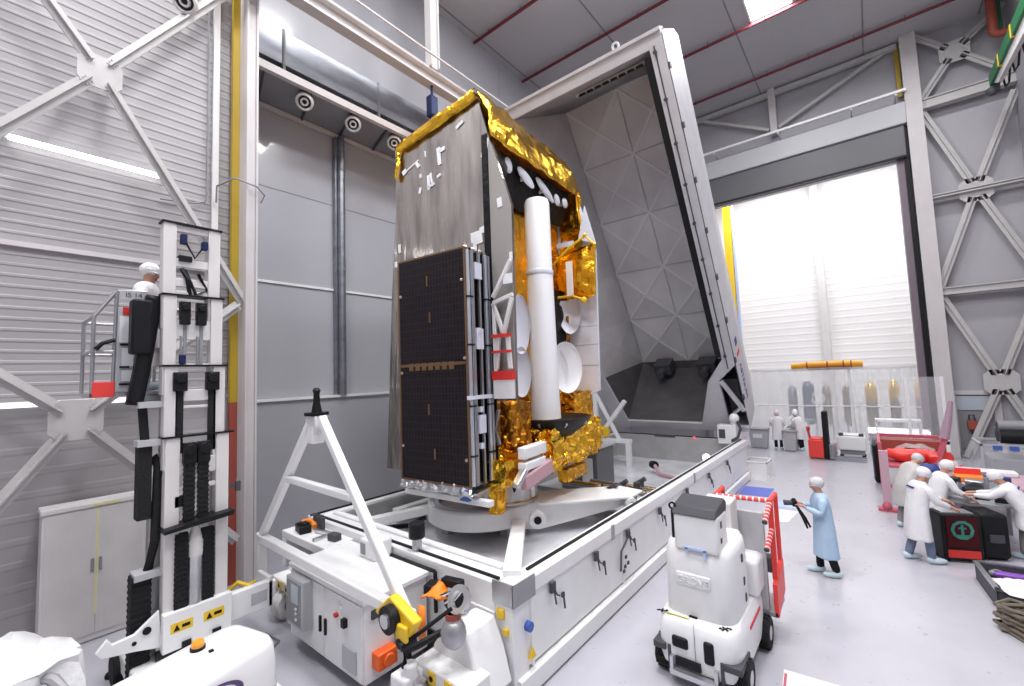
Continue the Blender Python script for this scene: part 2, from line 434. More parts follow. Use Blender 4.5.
# back wall with the tall door opening, and the hall's bay beyond
DX0, DX1, DZ = -6.6, 1.92, 12.5
mb = MB(); mb.bx(-12, DX0, 25, 25.3, 0, 17.6); mb.bx(DX1, 7.5, 25, 25.3, 0, 17.6); mb.bx(DX0, DX1, 25, 25.3, DZ, 17.6)
struct(mb, 'wall_back', 'wall_back_paint')
mb = MB(); mb.bx(5.1, 5.35, 9.0, 25.2, 0, 17.6)
struct(mb, 'wall_right', 'wall_back_paint')
mb = MB(); mb.bx(7.5, 7.75, -9, 9.2, 0, 17.6); mb.bx(5.1, 7.75, 9.0, 9.25, 0, 17.6)
struct(mb, 'wall_right.001', 'wall_back_paint')
mb = MB(); mb.bx(-12, 7.7, -9.25, -9, 0, 17.6)
struct(mb, 'wall_front', 'ceiling_white')
mb = MB(); mb.bx(-6.5, 1.0, -9, -8.9, 0, 8.5)
struct(mb, 'unseen_dark_panel', 'steel_door')  # added out of view: a dark surface to give the reflections contrast
mb = MB()
for (sx, ex) in ((-9.2, 4.2),):
    z = 0.0; prof = []
    while z < 16:
        prof += [(z, 0), (z+0.27, 0), (z+0.30, 0.009), (z+0.38, 0.009)]; z += 0.42
    vs = []
    for zz, d in prof: vs += [(sx, 33 - d, zz), (ex, 33 - d, zz)]
    mb._faces(vs, [(2*i, 2*i+1, 2*i+3, 2*i+2) for i in range(len(prof)-1)])
mb.bx(-9.2, 4.2, 33.05, 33.3, 0, 16.2)
struct(mb, 'wall_far', 'wall_far_paint', smooth=False)
mb = MB(); mb.bx(-9.4, -9.2, 25.3, 33.2, 0, 16.2); mb.bx(4.2, 4.4, 25.3, 33.2, 0, 16.2)
struct(mb, 'wall_far.001', 'wall_far_paint')
mb = MB(); mb.bx(-9.4, 4.4, 25.3, 33.3, 16, 16.2)
struct(mb, 'ceiling.001', 'ceiling_white')
mb = MB(); mb.bx(-2.12, -1.72, 32.55, 32.97, 0, 16)
struct(mb, 'column.002', 'offwhite', bevel=0.01)
mb = MB(); mb.mi = 0; mb.bx(-6.75, -6.30, 30.6, 30.9, 6.4, 16); mb.mi = 1; mb.bx(-6.75, -6.30, 30.6, 30.9, 0, 6.4); mb.mi = 2; mb.bx(-6.26, -6.14, 30.65, 30.9, 0, 16)
struct(mb, 'column.003', ['yellow', 'red_brown', 'pale_blue'])
# the roller door: dark bottom of the curtain, box, guides
door = thing('door_1', 'grey roller door rolled up in the wide opening', 'door', (0, 25, 0)); door['kind'] = 'structure'
mb = MB(); mb.bx(DX0-0.3, DX1-0.05, -0.5, -0.02, DZ+0.03, DZ+1.35); mb.build('curtain', 'steel_door', door, bevel=0.02)
mb = MB(); mb.bx(DX0-0.3, DX1-0.05, -0.54, -0.46, DZ-0.06, DZ+0.03); mb.build('rubber_lip', 'black', door)
mb = MB(); mb.bx(DX0-0.5, DX1+0.1, -0.62, -0.02, DZ+1.36, DZ+2.3); mb.build('roller_box', 'grey_light', door, bevel=0.03)
mb = MB(); mb.bx(DX0-0.5, DX1+0.1, -0.9, -0.78, DZ+2.62, DZ+2.72)
for x in (-5.5, -2.6, 0.2, 1.7): mb.bx(x-0.03, x+0.03, -0.85, 0, DZ+2.55, DZ+2.63)
mb.build('guard_rail', 'white', door)
mb = MB(); mb.bx(1.55, 1.90, -0.30, 0.28, 0, DZ+1.3); mb.build('guide', 'guide_brown', door)
mb = MB(); mb.bx(1.78, 1.93, -0.42, -0.3, 0, DZ+1.3); mb.build('guide_slot', 'black', door)
mb = MB(); mb.bx(DX0-0.3, DX0, -0.30, 0.28, 0, DZ+1.3); mb.build('guide', 'grey', door)
# steelwork on the back wall
mb = MB(); mb.bx(2.02, 2.42, 24.35, 24.95, 0, 17.6); mb.bx(1.96, 2.48, 24.30, 24.36, 0, 17.6)
struct(mb, 'column.004', 'column_paint', bevel=0.008)
mb = MB(); mb.bx(1.80, 1.95, 24.75, 24.85, 15.2, 17.6)
struct(mb, 'column.005', 'yellow_dark')
mb = MB(); mb.bx(-2.95, -2.65, 24.5, 24.95, 15.3, 17.6)
struct(mb, 'column.006', 'column_paint', bevel=0.008)
mb = MB(); mb.bar((-2.6, 24.7, 15.6), (1.8, 24.7, 17.5), 0.16, 0.14); mb.bar((-6.4, 24.7, 17.5), (-3.0, 24.7, 15.6), 0.16, 0.14)
mb.bx(-11.5, 1.9, 24.55, 24.8, 17.3, 17.5)
struct(mb, 'beam', 'brace_paint', bevel=0.01)
for i, (z, h) in enumerate(((14.45, 0.42), (10.5, 0.16), (6.6, 0.30))):
    mb = MB(); mb.bx(2.45, 5.1, 24.5, 24.8, z-h/2, z+h/2); mb.bx(2.45, 5.1, 24.42, 24.5, z-h/2, z-h/2+0.05); mb.bx(2.45, 5.1, 24.42, 24.5, z+h/2-0.05, z+h/2)
    struct(mb, 'beam.%03d' % (i+1), 'brace_paint', bevel=0.006)
def cross_brace(name, node, ends, normal, plate=0.5, w=0.17):
    mb = MB(); c = Vector(node); n = Vector(normal)
    side = Vector((0, 0, 1)).cross(n).normalized(); up = Vector((0, 0, 1))
    m = Matrix((side, up, n)).transposed().to_4x4(); m.translation = c
    h = plate/2; q = plate*0.30
    pts = [(-h, -q), (-q, -h), (q, -h), (h, -q), (h, q), (q, h), (-q, h), (-h, q)]
    vs = [m @ Vector((u, v, k)) for k in (-0.015, 0.015) for u, v in pts]
    mb._faces(vs, [(i, (i+1) % 8, 8+(i+1) % 8, 8+i) for i in range(8)] + [tuple(range(7, -1, -1)), tuple(range(8, 16))])
    for e in ends:
        e = Vector(e); d = (e - c).normalized(); p0 = c + d*plate*0.33
        mb.bar(p0, e, w, 0.03, n); mb.bar(p0 + n*0.05, e + n*0.05, 0.03, 0.10, n)
        for k in range(3):
            p = p0 + d*(0.04 + 0.05*k)
            for s in (-1, 1):
                t = d.cross(n).normalized()*0.05*s; mb.cyl(p + t, p + t + n*0.04, 0.013, n=6)
    return struct(mb, name, 'brace_paint')
cross_brace('wall_brace', (3.74, 24.6, 10.5), [(2.45, 24.6, 14.2), (5.05, 24.6, 14.0), (2.45, 24.6, 6.8), (5.05, 24.6, 7.0)], (0, -1, 0), 0.95, 0.26)
cross_brace('wall_brace.001', (3.82, 24.6, 2.95), [(2.45, 24.6, 6.45), (5.05, 24.6, 6.4), (2.7, 24.6, 0.02), (5.0, 24.6, 0.02)], (0, -1, 0), 0.95, 0.26)
cross_brace('wall_brace.002', (3.58, 24.6, 16.3), [(2.45, 24.6, 17.5), (5.0, 24.6, 17.5), (2.5, 24.6, 14.7), (5.05, 24.6, 14.7)], (0, -1, 0), 0.9, 0.24)
cross_brace('wall_brace.003', (-9.62, 1.16, 9.2), [(-9.75, 3.3, 12.4), (-9.75, -1.1, 12.4), (-9.75, 3.4, 5.55), (-9.75, -1.1, 6.2)], (1, 0, 0), 0.56, 0.19)
cross_brace('wall_brace.004', (-9.62, 1.02, 3.45), [(-9.75, 3.3, 5.5), (-9.75, -1.1, 5.3), (-9.75, 3.3, 0.9), (-9.75, -1.1, 0.3)], (1, 0, 0), 0.62, 0.19)
# window beside the back column, low
win = thing('window_1', 'low grey window with a half drawn blind beside the back column', 'window', (3.0, 25, 0)); win['kind'] = 'structure'
mb = MB(); mb.bx(-0.50, 0.65, -0.06, -0.02, 0.3, 2.5); mb.build('pane', 'grey', win)
mb = MB(); mb.bx(-0.42, 0.58, -0.10, -0.06, 1.85, 2.4); mb.build('blind', 'screen', win)
mb = MB()
for (a0, a1, b0, b1) in ((-0.55, 0.7, 2.45, 2.62), (-0.55, -0.42, 0.2, 2.5), (0.58, 0.8, 0.2, 2.5)): mb.bx(a0, a1, -0.14, -0.02, b0, b1)
mb.build('window_frame', 'column_paint', win, bevel=0.01)

# crane runway along the side wall, hanger posts
mb = MB(); mb.bx(-9.5, -9.0, 2.6, 24.9, 12.60, 12.68); mb.bx(-9.3, -9.0, 2.6, 24.9, 12.24, 12.30); mb.bx(-9.2, -9.15, 2.6, 24.9, 12.30, 12.6)
mb.bx(-9.3, -9.22, 2.6, 24.9, 12.68, 12.76); mb.bx(-8.75, -8.70, 2.6, 24.9, 12.80, 12.84)
struct(mb, 'beam.004', 'column_paint', bevel=0.006)
mb = MB(); mb.bx(-9.08, -8.98, 7.86, 8.10, 12.68, 17.6); mb.bx(-9.15, -8.9, 7.82, 7.86, 12.68, 17.6); mb.bx(-9.15, -8.9, 8.10, 8.14, 12.68, 17.6)
struct(mb, 'column.007', 'brace_paint')
# service gallery below the duct: dark tray with rungs and a pale edge rail
mb = MB(); mb.mi = 0; mb.bx(-11.55, -10.15, 3.45, 16, 11.06, 11.12)
mb.mi = 1; mb.bx(-10.15, -10.02, 3.45, 16, 10.98, 11.16); mb.bx(-11.55, -11.45, 3.45, 16, 10.94, 11.04)
mb.mi = 2
for k in range(11): mb.bar((-10.1, 3.9+1.1*k, 11.02), (-11.5, 4.3+1.1*k, 11.02), 0.05, 0.05)
struct(mb, 'beam.005', ['grey', 'column_paint', 'grey_dark'])

# ------------------------------------------------------------------ fixed services
d = thing('ventilation_duct', 'long galvanised air duct above the gallery on the side wall', 'duct', (-10.6, 3.5, 11.9))
mb = MB(); mb.bx(-0.5, 0.35, 0, 12.4, -0.45, 0.4); mb.build('duct_body', 'galv', d, bevel=0.01)
for k in range(5):
    mb = MB(); y = 0.9+2.6*k; mb.bx(-0.53, 0.38, y-0.03, y+0.03, -0.785, 0.43); mb.build('flange', 'grey', d)
def nozzle(x, y, z, label):
    n = thing('air_nozzle', label, 'air nozzle', (x, y, z+0.04), 0, 'round air nozzles along the side wall'); n.scale = (0.84, 0.84, 0.84)
    mb = MB(); mb.cyl((0, 0, 0.24), (0, 0, 0.12), 0.17, n=18); mb.cyl((0, 0, 0.16), (0.03, -0.02, 0.08), 0.19, n=18); mb.build('neck', 'galv', n)
    ax = Vector((0.62, -0.35, -0.62)).normalized()
    m, _ = frame(-ax*0.12, ax)
    mb = MB(); mb.lathe([(0.10, 0), (0.22, 0.05), (0.25, 0.16), (0.24, 0.25), (0.19, 0.28), (0.17, 0.22)], m=m, n=24); mb.build('outer_ring', 'offwhite', n)
    mb = MB(); mb.lathe([(0.165, 0.20), (0.16, 0.12), (0.0, 0.10)], m=m, n=24); mb.build('dark_throat', 'grey_dark', n)
    mb = MB(); mb.lathe([(0.12, 0.20), (0.10, 0.27), (0.07, 0.27), (0.06, 0.20)], m=m, n=20); mb.build('inner_ring', 'offwhite', n)
nozzle(-10.35, 4.94, 10.80, 'round air nozzle under the duct, next to the pale corner column')
nozzle(-10.35, 6.25, 10.80, 'round air nozzle under the duct, middle one of three')
nozzle(-10.35, 7.57, 10.80, 'round air nozzle under the duct beside the golden satellite corner')
nozzle(-9.6, 2.31, 11.2, 'round air nozzle above the cross brace on the ribbed wall')
d = thing('air_riser', 'silver vertical air pipe on the smooth grey side wall', 'pipe', (-11.38, 6.48, 3.52))
mb = MB(); mb.cyl((0, 0, 0), (0, 0, 7.42), 0.10, n=18); mb.build('pipe', 'galv', d)
mb = MB(); mb.bx(-0.20, -0.05, -0.16, -0.11, 0, 7.4); mb.build('side_channel', 'galv', d)
for k in range(3):
    mb = MB(); z = 0.6+2.9*k; mb.cyl((0, 0, z), (0, 0, z+0.06), 0.115, n=18); mb.build('clamp', 'grey', d)
def sprinkler(y, z, label, x0=-11.5, x1=5.0):
    p = thing('sprinkler_pipe', label, 'pipe', (0, y, z), 0, 'red sprinkler pipes under the ceiling')
    mb = MB(); mb.cyl((x0, 0, 0), (x1, 0, 0), 0.06, n=8); mb.build('pipe', 'pipe_red', p)
    mb = MB(); x = x0+0.8; k = 0
    while x < x1:
        mb.cyl((x, 0, 0.02), (x, 0, 0.17), 0.012, n=6); mb.cyl((x, 0, -0.02), (x, 0, -0.08), 0.025, n=6)
        x += 1.6
    mb.build('hangers', 'grey_dark', p)
sprinkler(12.4, 17.42, 'dark red sprinkler pipe above the satellite, the first of the four')
sprinkler(15.6, 17.42, 'dark red sprinkler pipe crossing the ceiling above the container lid')
sprinkler(19.1, 17.42, 'dark red sprinkler pipe beside the square ceiling lamp')
sprinkler(22.9, 17.42, 'dark red sprinkler pipe just in front of the door wall')
for i, (x, y, z, sx, sy) in enumerate(LAMPS + FAR_LAMPS):
    l = thing('ceiling_light', 'bright square lamp panel set in the ceiling above the door' if i == 0 else 'rectangular lamp panel set in the ceiling', 'lamp', (x, y, z), 0, None if i == 0 else 'ceiling lamp panels')
    mb = MB(); mb.bx(-sx/2, sx/2, -sy/2, sy/2, -0.05, -0.03); mb.build('diffuser', 'lamp', l)
    mb = MB()
    for s in (-1, 1): mb.bx(s*sx/2, s*(sx/2+0.06), -sy/2-0.06, sy/2+0.06, -0.07, 0); mb.bx(-sx/2, sx/2, s*sy/2, s*(sy/2+0.06), -0.07, 0)
    mb.build('lamp_frame', 'white', l)
def wall_tube(z, y0, y1, label, m_, r):
    l = thing('fluorescent_lamp', label, 'lamp', (-10.1, (y0+y1)/2, z)); h = (y1-y0)/2
    mb = MB(); mb.cyl((0.07, -h, 0), (0.07, h, 0), r, n=10); mb.build('tube', m_, l)
    mb = MB(); mb.bx(-0.07, 0.03, -h-0.02, h+0.02, 0.015, 0.06)
    for s in (-1, 1): mb.bx(-0.07, 0.10, s*h, s*(h+0.04), -0.04, 0.06)
    mb.build('housing', 'white', l)
wall_tube(7.85, 0.2, 2.12, 'glowing fluorescent tube on the ribbed wall under the brace', 'tube_lamp', 0.045)
wall_tube(3.70, -1.0, 3.0, 'thin pale light line low on the ribbed wall', 'strip_lamp', 0.03)
c = thing('conduit', 'thin dark conduit running down the ribbed wall by the yellow post', 'conduit', (-10.12, 2.85, 0))
mb = MB(); mb.tube([(0, 0.0, 17), (0, 0.0, 7.75), (0, -0.04, 7.6), (0, -0.2, 7.52), (0, -0.75, 7.45)], 0.018, 6); mb.build('pipe', 'grey', c)
c = thing('column_cable', 'grey cable looped around the pale corner column', 'cable', (-9.6, 3.4, 7.9))
mb = MB(); mb.tube([(-0.42, -0.42, -0.3), (-0.3, -0.45, 0.0), (0.05, -0.25, 0.12), (0.1, 0.15, 0.05), (0.08, 0.30, -0.08), (0.05, 0.24, -0.25)], 0.018, 6); mb.build('cable', 'grey', c)
# things high in the back corner
g = thing('crane_arm', 'green crane beam with pale underside and dangling cables in the top corner', 'crane', (4.3, 23.2, 13.55))
mb = MB(); mb.bx(-0.14, 0.14, -12, 0, 0.25, 0.65); mb.build('beam', 'green', g, bevel=0.01)
mb = MB(); mb.prism([(-0.2, 0.25), (-12, 0.25), (-12, -0.5), (-0.7, 0.0)], -0.06, 0.06, 'yz'); mb.build('web_plate', 'offwhite', g)
mb = MB()
for k in range(5): mb.bx(-0.155, 0.155, -1.5-1.7*k, -1.4-1.7*k, 0.24, 0.66)
mb.build('yellow_bands', 'yellow', g)
mb = MB()
for k in range(6): y = -0.5-1.2*k; mb.tube([(0.1, y, 0.3), (0.1, y-0.25, -0.25-0.06*k), (0.1, y-0.7, -0.3-0.06*k), (0.1, y-1.15, 0.25)], 0.03, 6)
mb.build('festoon_cable', 'black', g)
mb = MB(); mb.sph((-0.1, 0.0, 0.05), 0.17, 10); mb.bx(-0.1, 0.1, -0.12, 0.12, 0, 0.3); mb.build('hook_block', 'grey_dark', g)
p = thing('fire_main', 'thick red fire water pipe with an elbow in the top corner', 'pipe', (4.55, 23.9, 16.0))
mb = MB(); mb.cyl((0, 0, 0.12), (0, 0, 1.6), 0.14, n=14); mb.tube([(0, 0, 0.25), (0.02, 0, 0.08), (0.12, 0, 0), (0.5, 0, 0)], 0.14, 12); mb.build('pipe', 'red_brown', p)
mb = MB(); mb.cyl((0.24, 0.2, 0.0), (0.24, 0.2, 1.6), 0.05, n=10); mb.build('drain_pipe', 'green', p)
q = thing('junction_box', 'dark blue box under the crane runway beside the satellite top', 'box', (-9.12, 8.0, 12.24))
mb = MB(); mb.bx(-0.10, 0.10, -0.13, 0.13, -0.95, -0.35); mb.bx(-0.03, 0.03, -0.03, 0.03, -0.35, 0); mb.build('housing', 'navy', q, bevel=0.01)
mb = MB(); mb.bx(0.10, 0.11, -0.10, 0.10, -0.9, -0.4); mb.build('cover', 'blue_dark', q)
# ================================================================== TRANSPORT CONTAINER
BX0, BX1, BY0, BY1, RIM = -8.62, -3.50, 4.15, 17.1, 1.34
bed = thing('transport_container', 'long white open transport container base with clamp latches along its side', 'container', (-6.06, 4.15, 0))
def L(x, y, z=0.0): return (x+6.06, y-4.15, z)
def lb(mb, x0, x1, y0, y1, z0, z1): return mb.bx(x0+6.06, x1+6.06, y0-4.15, y1-4.15, z0, z1)
mb = MB()
lb(mb, BX1-0.24, BX1-0.03, BY0+0.02, BY1, 0.30, RIM-0.16); lb(mb, BX1-0.28, BX1, BY0+0.02, BY1, RIM-0.20, RIM)
lb(mb, BX1-0.26, BX1+0.05, BY0+0.05, BY1, 0.03, 0.27)
for k in range(5): lb(mb, BX1-0.06, BX1-0.015, 4.5+2.6*k, 4.56+2.6*k, 0.27, RIM-0.2)
mb.build('side_wall', 'white', bed, bevel=0.015)
mb = MB(); lb(mb, BX0, BX0+0.28, BY0+0.02, BY1, 0.05, RIM)
mb.build('side_wall', 'white', bed, bevel=0.015)
mb = MB(); lb(mb, BX0, BX1-0.30, BY0, BY0+0.20, 0.40, RIM); lb(mb, BX0, BX1-0.30, BY0+0.2, BY0+0.36, RIM-0.14, RIM-0.02)
mb.build('end_wall', 'white', bed, bevel=0.012)
mb = MB(); lb(mb, BX0+0.25, BX1-0.25, BY1-0.25, BY1, 0.1, RIM); mb.build('end_wall', 'bed_wall', bed, bevel=0.012)
mb = MB(); lb(mb, BX0+0.28, BX0+0.31, BY0+0.2, BY1-0.25, 0.4, RIM-0.05); lb(mb, BX1-0.28, BX1-0.26, BY0+0.2, BY1-0.25, 0.4, RIM-0.2)
lb(mb, BX0+0.3, BX1-0.28, BY0+0.2, BY0+0.23, 0.4, RIM-0.15); mb.build('inner_lining', 'bed_wall', bed)
mb = MB(); lb(mb, BX0+0.2, BX1-0.2, BY0+0.1, BY1-0.1, 0.30, 0.44); mb.build('bed_floor', 'bed_floor', bed)
mb = MB(); lb(mb, BX0+0.31, BX1-0.29, BY0+0.23, 9.9, 0.44, 0.80); mb.build('raised_deck', 'bed_floor', bed, bevel=0.01)
mb = MB()
lb(mb, BX1-0.19, BX1-0.15, BY0+0.5, BY1-0.2, RIM, RIM+0.03); lb(mb, BX0+0.10, BX0+0.14, BY0, BY1-0.2, RIM, RIM+0.03)
lb(mb, BX0+0.1, BX1-0.3, BY0+0.08, BY0+0.115, RIM, RIM+0.03); lb(mb, BX0+0.1, BX1-0.15, BY1-0.14, BY1-0.1, RIM, RIM+0.03)
mb.build('rubber_seal', 'black', bed)
mb = MB(); mb.cyl(L(BX0+0.3, BY0+0.44, RIM-0.03), L(BX1-0.5, BY0+0.44, RIM-0.03), 0.06, n=14); lb(mb, BX0+0.3, BX1-0.4, BY0+0.36, BY0+0.5, RIM-0.22, RIM-0.16)
mb.build('front_tube', 'white_gloss', bed)
mb = MB(); lb(mb, BX1-0.32, BX1+0.012, BY0-0.02, BY0+0.01, RIM-0.22, RIM+0.04); lb(mb, BX1-0.0, BX1+0.02, BY0-0.02, BY0+0.42, RIM-0.22, RIM+0.04)
mb.build('corner_bracket', 'alu_dull', bed)
mb = MB(); lb(mb, BX1-0.30, BX1-0.02, BY0-0.0, BY0+0.3, 0.12, RIM-0.2); lb(mb, BX1-0.75, BX1-0.30, BY0-0.02, BY0+0.05, 0.45, 1.0); mb.build('corner_post', 'white', bed, bevel=0.01)
mb = MB(); mb.cyl(L(BX1+0.045, 4.42, 0.80), L(BX1-0.02, 4.42, 0.80), 0.06, n=16); mb.build('round_sticker', 'blue', bed)
mb = MB(); mb.prism([(4.40-4.15, 0.42), (4.52-4.15, 0.42), (4.46-4.15, 0.53)], 2.56, 2.60, 'yz'); lb(mb, BX1-0.16, BX1-0.08, BY0-0.03, BY0+0.01, 0.78, 0.85); mb.build('warning_sticker', 'yellow', bed)
mb = MB(); mb.cyl(L(BX1-0.2, BY0-0.03, 1.0), L(BX1-0.2, BY0+0.02, 1.0), 0.05, n=12); lb(mb, BX1-0.26, BX1-0.14, BY0-0.02, BY0+0.01, 0.95, 1.06); mb.build('stop_button', 'yellow', bed)
# hand clamps along the side
for k, y in enumerate((4.95, 6.15, 7.3, 8.8, 10.5, 12.3, 14.2)):
    mb = MB(); z = RIM-0.28
    mb.bx(2.56, 2.60, y-4.15-0.05, y-4.15+0.05, z-0.06, z+0.07); mb.tube([(2.6, y-4.15, z), (2.62, y-4.11, z-0.10), (2.62, y-4.05, z-0.13)], 0.012, 6)
    mb.tube([(2.6, y-4.15, z-0.02), (2.63, y-4.15, z-0.2)], 0.012, 6)
    mb.bx(2.56, 2.59, y-4.15+0.22, y-4.15+0.27, z-0.22, z-0.16); mb.tube([(2.58, y-4.15+0.245, z-0.15), (2.6, y-4.15+0.245, z-0.36)], 0.014, 6)
    mb.build('clamp_latch', 'grey_dark', bed)
mb = MB(); mb.tube([L(BX1+0.02, 6.95, 0.55), L(BX1+0.03, 6.98, 0.86), L(BX1+0.03, 7.35, 1.06)], 0.018, 6)
for (y, z) in ((7.15, 0.72), (7.1, 0.58), (7.22, 0.6), (7.05, 0.52)): mb.bx(2.58, 2.60, y-4.15-0.03, y-4.15+0.03, z-0.025, z+0.025)
mb.build('door_lever', 'grey_dark', bed)
for y in (6.72, 11.1): 
    mb = MB(); lb(mb, BX1-0.01, BX1+0.012, y, y+0.1, RIM-0.22, RIM+0.01); mb.build('rim_clip', 'alu_dull', bed)
mb = MB(); lb(mb, -6.7, -5.9, BY1-0.27, BY1-0.24, RIM-0.04, RIM+0.05); mb.build('signal_bar', 'grey_dark', bed)
mb = MB(); mb.sph(L(-5.2, BY1-0.28, RIM+0.02), 0.035, 8); mb.build('red_signal_light', 'led_red', bed)
# work lamp on the inner side wall
wl = thing('work_lamp', 'small glaring white work lamp clipped on the container side wall', 'lamp', (-3.98, 13.9, 1.22))
mb = MB(); mb.sph((0, -0.02, 0), (0.10, 0.06, 0.10), 12); mb.build('bulb', 'spot_lamp', wl)
mb = MB(); mb.cyl((0, 0.02, 0), (0.02, 0.12, 0), 0.12, 0.07, n=14); mb.bx(0.02, 0.22, 0.02, 0.07, -0.02, 0.02); mb.build('lamp_shade', 'grey', wl)

# ------------------------------------------------------------------ equipment inside the base: the tilting frame
ring = thing('tilting_frame', 'round white turning ring with side arms carrying the satellite', 'lifting frame', (-6.35, 6.65, 0.44))
mb = MB(); mb.lathe([(0.98, 0.64), (1.06, 0.64), (1.09, 0.67), (1.09, 0.95), (1.06, 0.98), (0.99, 0.98), (0.97, 0.95), (0.98, 0.64)], n=56); mb.build('ring', 'white', ring)
mb = MB(); mb.lathe([(0.97, 0.95), (0.86, 0.90), (0.6, 0.86), (0.0, 0.86)], n=48); mb.build('dished_plate', 'gold_plate', ring)
mb = MB(); mb.lathe([(0.88, 0.985), (0.98, 0.99), (0.98, 0.93), (0.88, 0.93), (0.88, 0.985)], n=48); mb.build('rail_ring', 'alu', ring)
def arm(pts, p, q, th):
    p = Vector((*p, 0)); q = Vector((*q, 0)); d = (q-p).normalized(); nn = Vector((-d.y, d.x, 0)); mb = MB(); n = len(pts)
    vs = [p + d*u + Vector((0, 0, z)) + nn*k*th/2 for k in (-1, 1) for u, z in pts]
    mb._faces(vs, [(i, (i+1) % n, n+(i+1) % n, n+i) for i in range(n)] + [tuple(range(n-1, -1, -1)), tuple(range(n, 2*n))]); return mb
for th, off in ((0.10, 0.0), (0.10, 0.55)):
    arm([(-0.2, 0.52), (0.3, 0.46), (1.9, 0.74), (2.0, 0.98), (0.2, 0.98), (-0.2, 0.98)], (0.95+off*0.2, 0.15+off), (2.40, 1.75+off*0.6), th).build('arm', 'white', ring, bevel=0.015)
mb = MB(); mb.prism([(0.75, 0.5), (1.3, 0.2), (2.55, 1.55), (2.55, 2.1), (2.0, 2.2), (0.9, 1.1)], 0.955, 1.0); mb.build('arm_deck', 'white', ring, bevel=0.01)
arm([(-0.2, 0.6), (1.1, 0.6), (1.1, 0.9), (-0.2, 0.98)], (-0.95, 0.3), (-2.0, 0.6), 0.5).build('arm', 'white', ring, bevel=0.015)
mb = MB(); mb.cyl((1.36, 0.02, 0.80), (1.46, -0.08, 0.80), 0.15, n=18); mb.cyl((2.50, 1.60, 0.86), (2.58, 1.52, 0.86), 0.12, n=16); mb.build('trunnion', 'white', ring)
mb = MB(); mb.cyl((1.46, -0.08, 0.80), (1.48, -0.10, 0.80), 0.07, n=12); mb.cyl((2.58, 1.52, 0.86), (2.60, 1.50, 0.86), 0.05, n=12); mb.build('trunnion_bolt', 'black', ring)
mb = MB(); mb.bar((1.12, -0.2, 0.74), (2.62, -2.24, 0.92), 0.24, 0.12); mb.build('corner_prop', 'white', ring, bevel=0.015)
mb = MB(); mb.cyl((0.75, 2.35, 0.86), (2.5, 2.35, 0.86), 0.07, n=12); mb.cyl((1.0, 2.72, 0.86), (2.6, 2.72, 0.86), 0.06, n=12); mb.cyl((0.7, 1.95, 0.98), (1.7, 1.95, 0.98), 0.07, n=12); mb.build('hydraulic_rods', 'chrome', ring)
mb = MB()
for p in ((1.95, 2.35), (2.2, 2.72), (1.9, 1.95)): mb.bx(p[0]-0.07, p[0]+0.07, p[1]-0.12, p[1]+0.12, 0.75, 1.0); mb.cyl((p[0], p[1], 0.98), (p[0]+0.15, p[1], 1.08), 0.05, n=10)
mb.build('valve_blocks', 'grey_dark', ring)
mb = MB(); mb.bx(-1.85, 2.6, 1.9, 2.03, 0.40, 0.52); mb.bx(-1.85, 2.6, 2.85, 2.97, 0.40, 0.52)
for x in (-1.5, 2.3): mb.bx(x-0.1, x+0.1, 1.85, 3.0, 0.355, 0.42)
for t in range(3): mb.bx(0.7*math.cos(2.1*t+2)-0.1, 0.7*math.cos(2.1*t+2)+0.1, 0.7*math.sin(2.1*t+2)-0.1, 0.7*math.sin(2.1*t+2)+0.1, 0.355, 0.66)
mb.build('under_frame', 'bed_wall', ring, bevel=0.01)
mb = MB(); mb.bar((-1.75, -1.9, 0.62), (-0.85, -0.45, 0.76), 0.2, 0.16); mb.bar((-1.7, -0.9, 0.62), (-1.7, 1.3, 0.62), 0.2, 0.16); mb.build('side_beam', 'white', ring, bevel=0.012)
mb = MB(); mb.tube([(-1.9, -1.95, 0.42), (-1.5, -1.4, 0.48), (-1.25, -0.9, 0.44), (-0.95, -0.7, 0.6)], 0.05, 6); mb.build('hoses', 'black', ring)
bx_ = thing('equipment_box', 'dark grey box with a pale plate inside the container base', 'box', (-6.35, 11.2, 0.44))
mb = MB(); mb.bx(-0.7, 0.45, -0.5, 0.5, 0, 1.35); mb.build('housing', 'steel_door', bx_, bevel=0.02)
mb = MB(); mb.bx(0.0, 0.32, -0.53, -0.50, 0.35, 1.1); mb.build('pale_plate', 'offwhite', bx_)
mb = MB(); mb.bx(-0.75, 0.5, -0.55, 0.55, 1.35, 1.42); mb.build('lid', 'grey_light', bx_, bevel=0.01)
fr = thing('lid_support_strut', 'white braced support arm between satellite and container lid', 'support', (-7.4, 15.0, 1.30))
mb = MB(); mb.bar((-0.75, 0, 0.1), (0.4, 0, 1.5), 0.16, 0.14); mb.bar((-0.75, 0, 1.7), (0.15, 0, 0.0), 0.13, 0.12); mb.bar((-0.8, 0, 0.0), (-0.8, 0, 1.8), 0.16, 0.14); mb.bx(-0.9, 0.55, -0.12, 0.12, -0.02, 0.12)
for x in (-0.8, 0.45): mb.bx(x-0.08, x+0.08, -0.1, 0.1, -0.86, 0.0)
mb.build('frame', 'white', fr, bevel=0.012)
mb = MB(); mb.cyl((-0.45, -0.12, 0.35), (-0.45, 0.0, 0.35), 0.20, n=16); mb.build('yellow_wheel', 'yellow', fr)
cb = thing('hose_bundle', 'red and white striped hose lying on the bed of the container', 'hose', (-4.9, 13.4, 0.44))
mb = MB(); mb.tube([(-0.9, 1.0, 0.30), (-0.6, 0.7, 0.1), (0.0, 0.5, 0.06), (0.6, 0.2, 0.08), (1.0, 0.5, 0.08)], 0.06, 8); mb.build('hose', 'pink_foam', cb)
mb = MB(); mb.cyl((-1.0, 1.1, 0.28), (-0.85, 0.95, 0.30), 0.13, n=12); mb.build('hose_coupling', 'black', cb)

